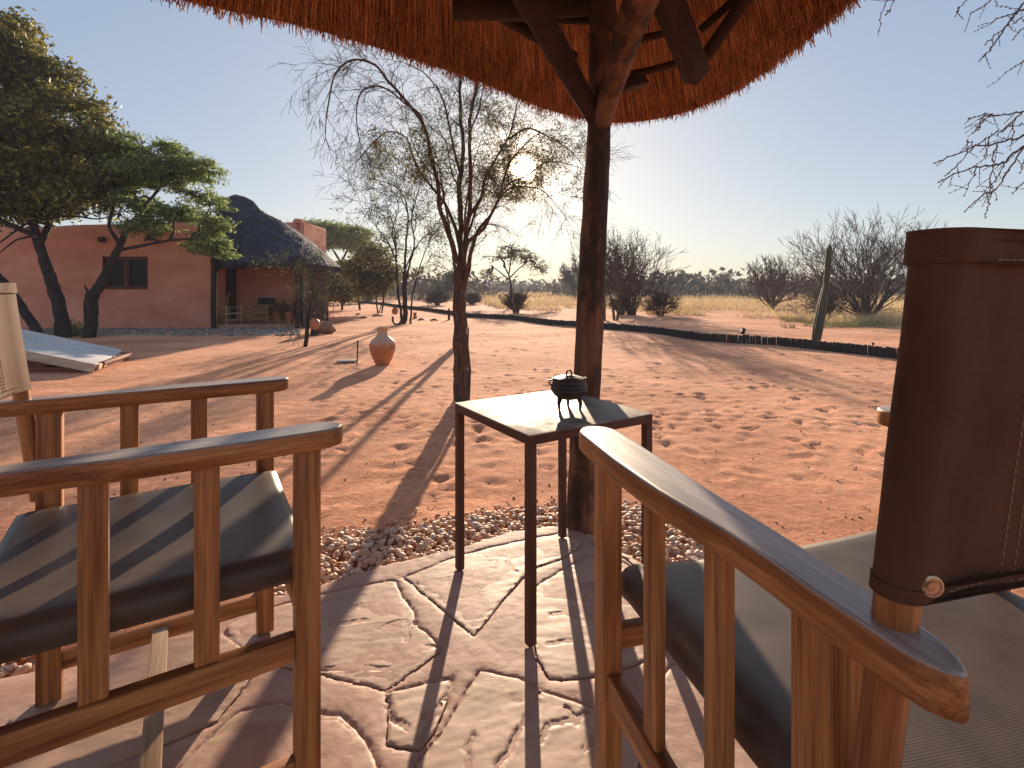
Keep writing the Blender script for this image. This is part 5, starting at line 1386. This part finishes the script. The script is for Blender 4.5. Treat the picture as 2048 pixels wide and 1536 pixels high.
def strip(nm, f0, f1, up_, th, mt, e0=0, e1=1):
    a = A.lerp(Bq, f0); b = A.lerp(Bq, f1); c = Dq.lerp(Cq, f1); d = Dq.lerp(Cq, f0)
    a, d = a.lerp(d, e0), a.lerp(d, e1); b, c = b.lerp(c, e0), b.lerp(c, e1)
    m = MB(); q = [v + nn_ * up_ - pn.location for v in (a, b, c, d)]; q2 = [v - nn_ * th for v in q]
    m.add(q + q2, [(0, 1, 2, 3), (7, 6, 5, 4), (0, 4, 5, 1), (1, 5, 6, 2), (2, 6, 7, 3), (3, 7, 4, 0)]); return m.build(nm, mt, pn, bevel=.003)
strip('sheet', 0.01, .62, .0, .05, M_white, .004)
strip('sheet', .625, .70, -.012, .04, M_white, .004)
strip('sheet', .705, .86, 0, .05, M_white, .004)
strip('edge_strip', .863, 1.0, .03, .085, M_white, 0)
strip('side_board', -.012, .008, .004, .1, M_ply, 0)
for k in range(5): strip('rib_end', .03 + .19 * k, .13 + .19 * k, -.004, .06, M_ply, -.02, .003)
pz = empty('steel_frame_stack', (-5.15, 6.6, GZ), 0, 'rusty red steel frames stacked under the white panel end', 'frame')
def fbox(nm, a, b, w_, h_): return bar(nm, pz, Vector(a) - pz.location, Vector(b) - pz.location, w_, h_, M_redwood, up=(0, 0, 1), bevel=.003)
for k, z in enumerate((.0, .055)):
    dx = .05 * k
    fbox('frame_bar', (-6.4, 6.12 + dx, z), (-4.98 + dx, 6.12 + dx, z), .05, .04); fbox('frame_bar', (-6.4, 7.1, z), (-5.3 + dx, 7.1, z), .05, .04)
    fbox('frame_bar', (-4.98 + dx, 6.146 + dx, z), (-5.3 + dx, 7.075, z), .05, .04)
    fbox('frame_bar', (-5.6, 6.147 + dx, z), (-5.85, 7.074, z), .04, .036)

# ring, jar and oddments by the second tree
p = G(791, 650); m = MB(); c0 = Vector((0, 0, .14)); m.tube([c0 + Vector((math.cos(a) * .12, .02 * math.sin(a * 2), math.sin(a) * .14)) for a in [-.2 - math.pi * (1.25 * k / 16) + .3 for k in range(17)]], .03, 8); o = m.build('curved_iron_ring', M_dark, smooth=True); o.location = (p.x, 14.2, GZ); tag(o, 'black curved iron ring standing at the foot of the many stemmed tree', 'ring')
m = MB(); m.lathe([(0, 0), (.05, 0), (.085, .06), (.09, .11), (.07, .16), (.045, .18), (.055, .2), (.05, .2), (.035, .18), (0, .16)], seg=24); o = m.build('clay_pot', M_clay, smooth=True); o.location = (PX(790, 628, 14.3).x, 14.3, PX(790, 629, 14.3).z); tag(o, 'small round clay pot hung against the many stemmed tree', 'pot')
m = MB(); m.tube([(0, 0, 0), (.06, .1, .03), (.15, .3, .08)], .01, 6); o = m.build('hanging_hook', M_dark, smooth=True); o.location = PX(789, 612, 14.3); tag(o, 'thin black hook holding the small round clay pot', 'hook')
p = G(830, 637); m = MB(); m.lathe([(0, 0), (.06, 0), (.075, .02), (.05, .1), (.055, .17), (.075, .2), (.06, .2), (.04, .16), (0, .1)], seg=20); o = m.build('clay_stool', M_clay, smooth=True); o.location = (p.x, p.y, GZ); tag(o, 'little waisted clay stand on the sand right of the many stemmed tree', 'stand')
p = G(628, 645); m = MB(); m.lathe([(0, 0), (.06, 0), (.11, .08), (.115, .14), (.09, .2), (.06, .22), (.07, .24), (.055, .24), (.04, .2), (0, .18)], seg=28); o = m.build('clay_jar', M_vase, smooth=True); o.location = (PX(629, 645, 10.9).x, 10.9, 0); tag(o, 'round clay jar with pale top standing behind the boulder by the sapling', 'jar')
o.location.z = GZ + .12
m = MB(); m.tube([(0, 0, 0), (0, 0, .125)], [.09, .07], 10, rough=.2); o2 = m.build('tree_stump', M_bark_dark, smooth=True); o2.location = (o.location.x, 10.9, GZ - .005); tag(o2, 'low dark stump carrying the round clay jar', 'stump')
for (u, v, s_, lb_) in ((727, 637, .06, 'small dry stick on the sand, second from the left of the driftwood'), (755, 633, .09, 'largest piece of driftwood, on the sand left of the hanging clay pot'), (842, 641, .05, 'small dry stick on the sand just right of the clay stand'), (868, 642, .06, 'small dry stick lying nearest the short wooden peg'), (716, 630, .05, 'leftmost small stick of dry wood on the far sand')):
    p = G(u, v); m = MB(); m.tube([(-s_ * 2, 0, .02), (0, .03, .05), (s_ * 2, -.02, .02)], [.02, .035, .015], 7, rough=.3); o = m.build('driftwood', M_bark, smooth=True); o.location = (p.x, p.y, GZ); o.rotation_euler.z = rnd.uniform(-.6, .6)
    tag(o, lb_, 'wood', 'driftwood on the sand')
p = G(898, 640); m = MB(); m.tube([(0, 0, -.02), (0, 0, .28), (.01, 0, .38)], [.04, .038, .02], 8, rough=.1); o = m.build('wooden_peg', M_bark_dark, smooth=True); o.location = (p.x, p.y, GZ); tag(o, 'short dark wooden peg just left of the tall bare thorn tree', 'peg')

PV = []; PF = []; off = 0
for k in range(700):
    v = 650 + 430 * rnd.random() ** 1.6; p = G(rnd.uniform(150, 1800), v)
    if in_poly(p.x, p.y, band) or in_poly(p.x, p.y, [tuple(q) for q in patio]): continue
    r_ = rnd.uniform(.0015, .0055) * (1 + p.y * .1); pebble(p.x, p.y, gz(p.x, p.y) + r_ * .2, r_, IV1, IF1)
o = np_mesh('sand_clods', np.concatenate(PV), np.concatenate(PF), mat('clod', (.12, .05, .03), .95, (.3, .14, .08), scale=(8, 8, 8))); tag(o, 'scattered dark red clods and crumbs lying on the open sand', 'clods', kind='stuff')
m = MB()
for k in range(150):
    p = G(rnd.uniform(200, 1800), 650 + 400 * rnd.random() ** 1.8); a_ = rnd.random() * 6.28; L = rnd.uniform(.008, .03); z = gz(p.x, p.y)
    if in_poly(p.x, p.y, band) or in_poly(p.x, p.y, [tuple(q) for q in patio]): continue
    d = Vector((math.cos(a_), math.sin(a_), 0)); q = Vector((p.x, p.y, z + .004)); m.tube([q - d * L, q + Vector((rnd.gauss(0, .003), rnd.gauss(0, .003), .002)), q + d * L], [.0012, .0017, .0008], 4)
o = m.build('fallen_twigs', M_twig); tag(o, 'tiny dry twigs scattered over the sand between the patio and the edging', 'twigs', kind='stuff')

# ------------------------------------------------------------------ dark pole edging
path_px = [(1990, 740), (1900, 729), (1799, 718), (1710, 708), (1623, 698), (1560, 692), (1503, 688), (1450, 685), (1401, 681), (1370, 677), (1341, 672), (1290, 665), (1202, 657), (1150, 653), (1100, 650), (1022, 639), (938, 635), (900, 629), (854, 622), (810, 617), (760, 609), (700, 604), (640, 602)]
path = [G(u, v) for u, v in path_px]
fc = empty('pole_edging', tuple(path[2]), 0, 'low dark edging of upright round poles winding across the sand', 'edging'); FB = Vector(fc.location)
pole_me = []
for k in range(6):
    m = MB(); h_ = .135 + .02 * rnd.random(); m.tube([(0, 0, -.02), (.001, 0, h_ - .006), (0, 0, h_)], [.0235, .023, .018], 8)
    o = m.build('pole', M_fence, None, smooth=True); pole_me.append(o.data); bpy.data.objects.remove(o)
stuff = MB(); acc = 0; idx = 0; step = .049
for a, b in zip(path, path[1:]):
    L = (b - a).length; d = (b - a) / L
    while acc < L:
        q = a + d * acc - FB
        q = q + Vector((0, rnd.gauss(0, .003), gz(q.x + FB.x, q.y + FB.y) * 0))
        if idx < 298:
            o = bpy.data.objects.new('pole', rnd.choice(pole_me)); link(o, fc); o.location = q; o.rotation_euler = (rnd.gauss(0, .02), rnd.gauss(0, .02), rnd.random() * 6); o.scale.z = rnd.uniform(.96, 1.06)
        else:
            st = .055 * (1 if idx < 700 else 1.5); h_ = rnd.uniform(.13, .16); stuff.tube([q + Vector((0, 0, -.02)), q + Vector((0, 0, h_))], .026, 5)
        idx += 1; acc += step if idx < 298 else .055
    acc -= L
o = stuff.build('far_poles', M_fence, fc); o['kind'] = 'stuff'
# little posts and spotlights along it
p = PX(1508, 671, 8.9); sp = empty('garden_spotlight', (p.x, 9.3, GZ), 0, 'small black garden spotlight on a stake behind the pole edging', 'spotlight')
m = MB(); m.tube([(0, 0, -.02), (0, 0, .22)], .008, 7); m.build('stake', M_dark, sp, smooth=True)
m = MB(); m.tube([(-.035, -.03, .19), (.0, .0, .235), (.035, .02, .25)], [.034, .036, .016], 12); m.build('lamp_head', M_dark, sp, smooth=True)
m = MB(); m.box((.0, .0, .27), (.06, .05, .012), Matrix.Rotation(.3, 3, 'Y')); m.build('visor', M_dark, sp)
p = G(1743, 712); m = MB(); m.tube([(0, 0, 0), (0, 0, .17)], .008, 6); m.tube([(0, 0, .17), (0, 0, .2)], .018, 8); o = m.build('edging_stake', M_dark, smooth=True); o.location = (p.x, 7.5, GZ); tag(o, 'tiny black capped stake rising above the right end of the edging', 'stake')
# leaning cactus
p = G(1632, 690); cz = empty('cactus', (p.x, p.y, GZ), 0, 'tall leaning green ribbed cactus column behind the pole edging', 'cactus')
def cactus_seg(nm, pts, rad_, a0=0):
    m = MB(); n = 48; vs_ = []; P3 = []
    for i in range(len(pts) - 1):
        for k in range(8): f = k / 8; P3.append((Vector(pts[i]).lerp(Vector(pts[i + 1]), f), rad_[i] * (1 - f) + rad_[i + 1] * f))
    P3.append((Vector(pts[-1]), rad_[-1]))
    for i, (c, r_) in enumerate(P3):
        for k in range(n):
            a = 6.2832 * k / n + a0; rr = r_ * (1 + .28 * abs(math.cos(a * 2.5)) - .14)
            vs_.append(c + Vector((rr * math.cos(a), rr * math.sin(a), 0)))
    m.add(vs_, [(i * n + k, i * n + (k + 1) % n, (i + 1) * n + (k + 1) % n, (i + 1) * n + k) for i in range(len(P3) - 1) for k in range(n)] + [tuple((len(P3) - 1) * n + k for k in range(n))])
    return m.build(nm, M_cactus, cz, smooth=True)
Dc = p.y; q = lambda u, v: PX(u, v, Dc) - Vector(cz.location)
cactus_seg('stem', [q(1631, 693), q(1636, 660), q(1645, 610), q(1652, 570)], [.06, .075, .072, .045])
cactus_seg('stem', [q(1652, 571), q(1655, 550), q(1657, 520), q(1659, 495), q(1659, 489)], [.042, .046, .046, .042, .02])

# ------------------------------------------------------------------ haze
hz = MB(); hz.box((0, 0, 0), (1, 1, 1)); ho = hz.build('haze', None); ho.location = (0, 195, 3.95); ho.scale = (1400, 830, 10.1)
hm = bpy.data.materials.new('haze'); hm.use_nodes = True; hm.node_tree.nodes.clear()
pv = hm.node_tree.nodes.new('ShaderNodeVolumePrincipled'); mo = hm.node_tree.nodes.new('ShaderNodeOutputMaterial')
pv.inputs['Color'].default_value = (.82, .86, .95, 1); pv.inputs['Density'].default_value = .0018
hm.node_tree.links.new(pv.outputs[0], mo.inputs['Volume']); ho.data.materials.append(hm)
tag(ho, kind='stuff')

for o in SC.objects:
    if o.parent and o.name.split('.')[0] in ('twigs', 'foliage', 'branches', 'stitching', 'leaves', 'stems'): o['kind'] = 'stuff'
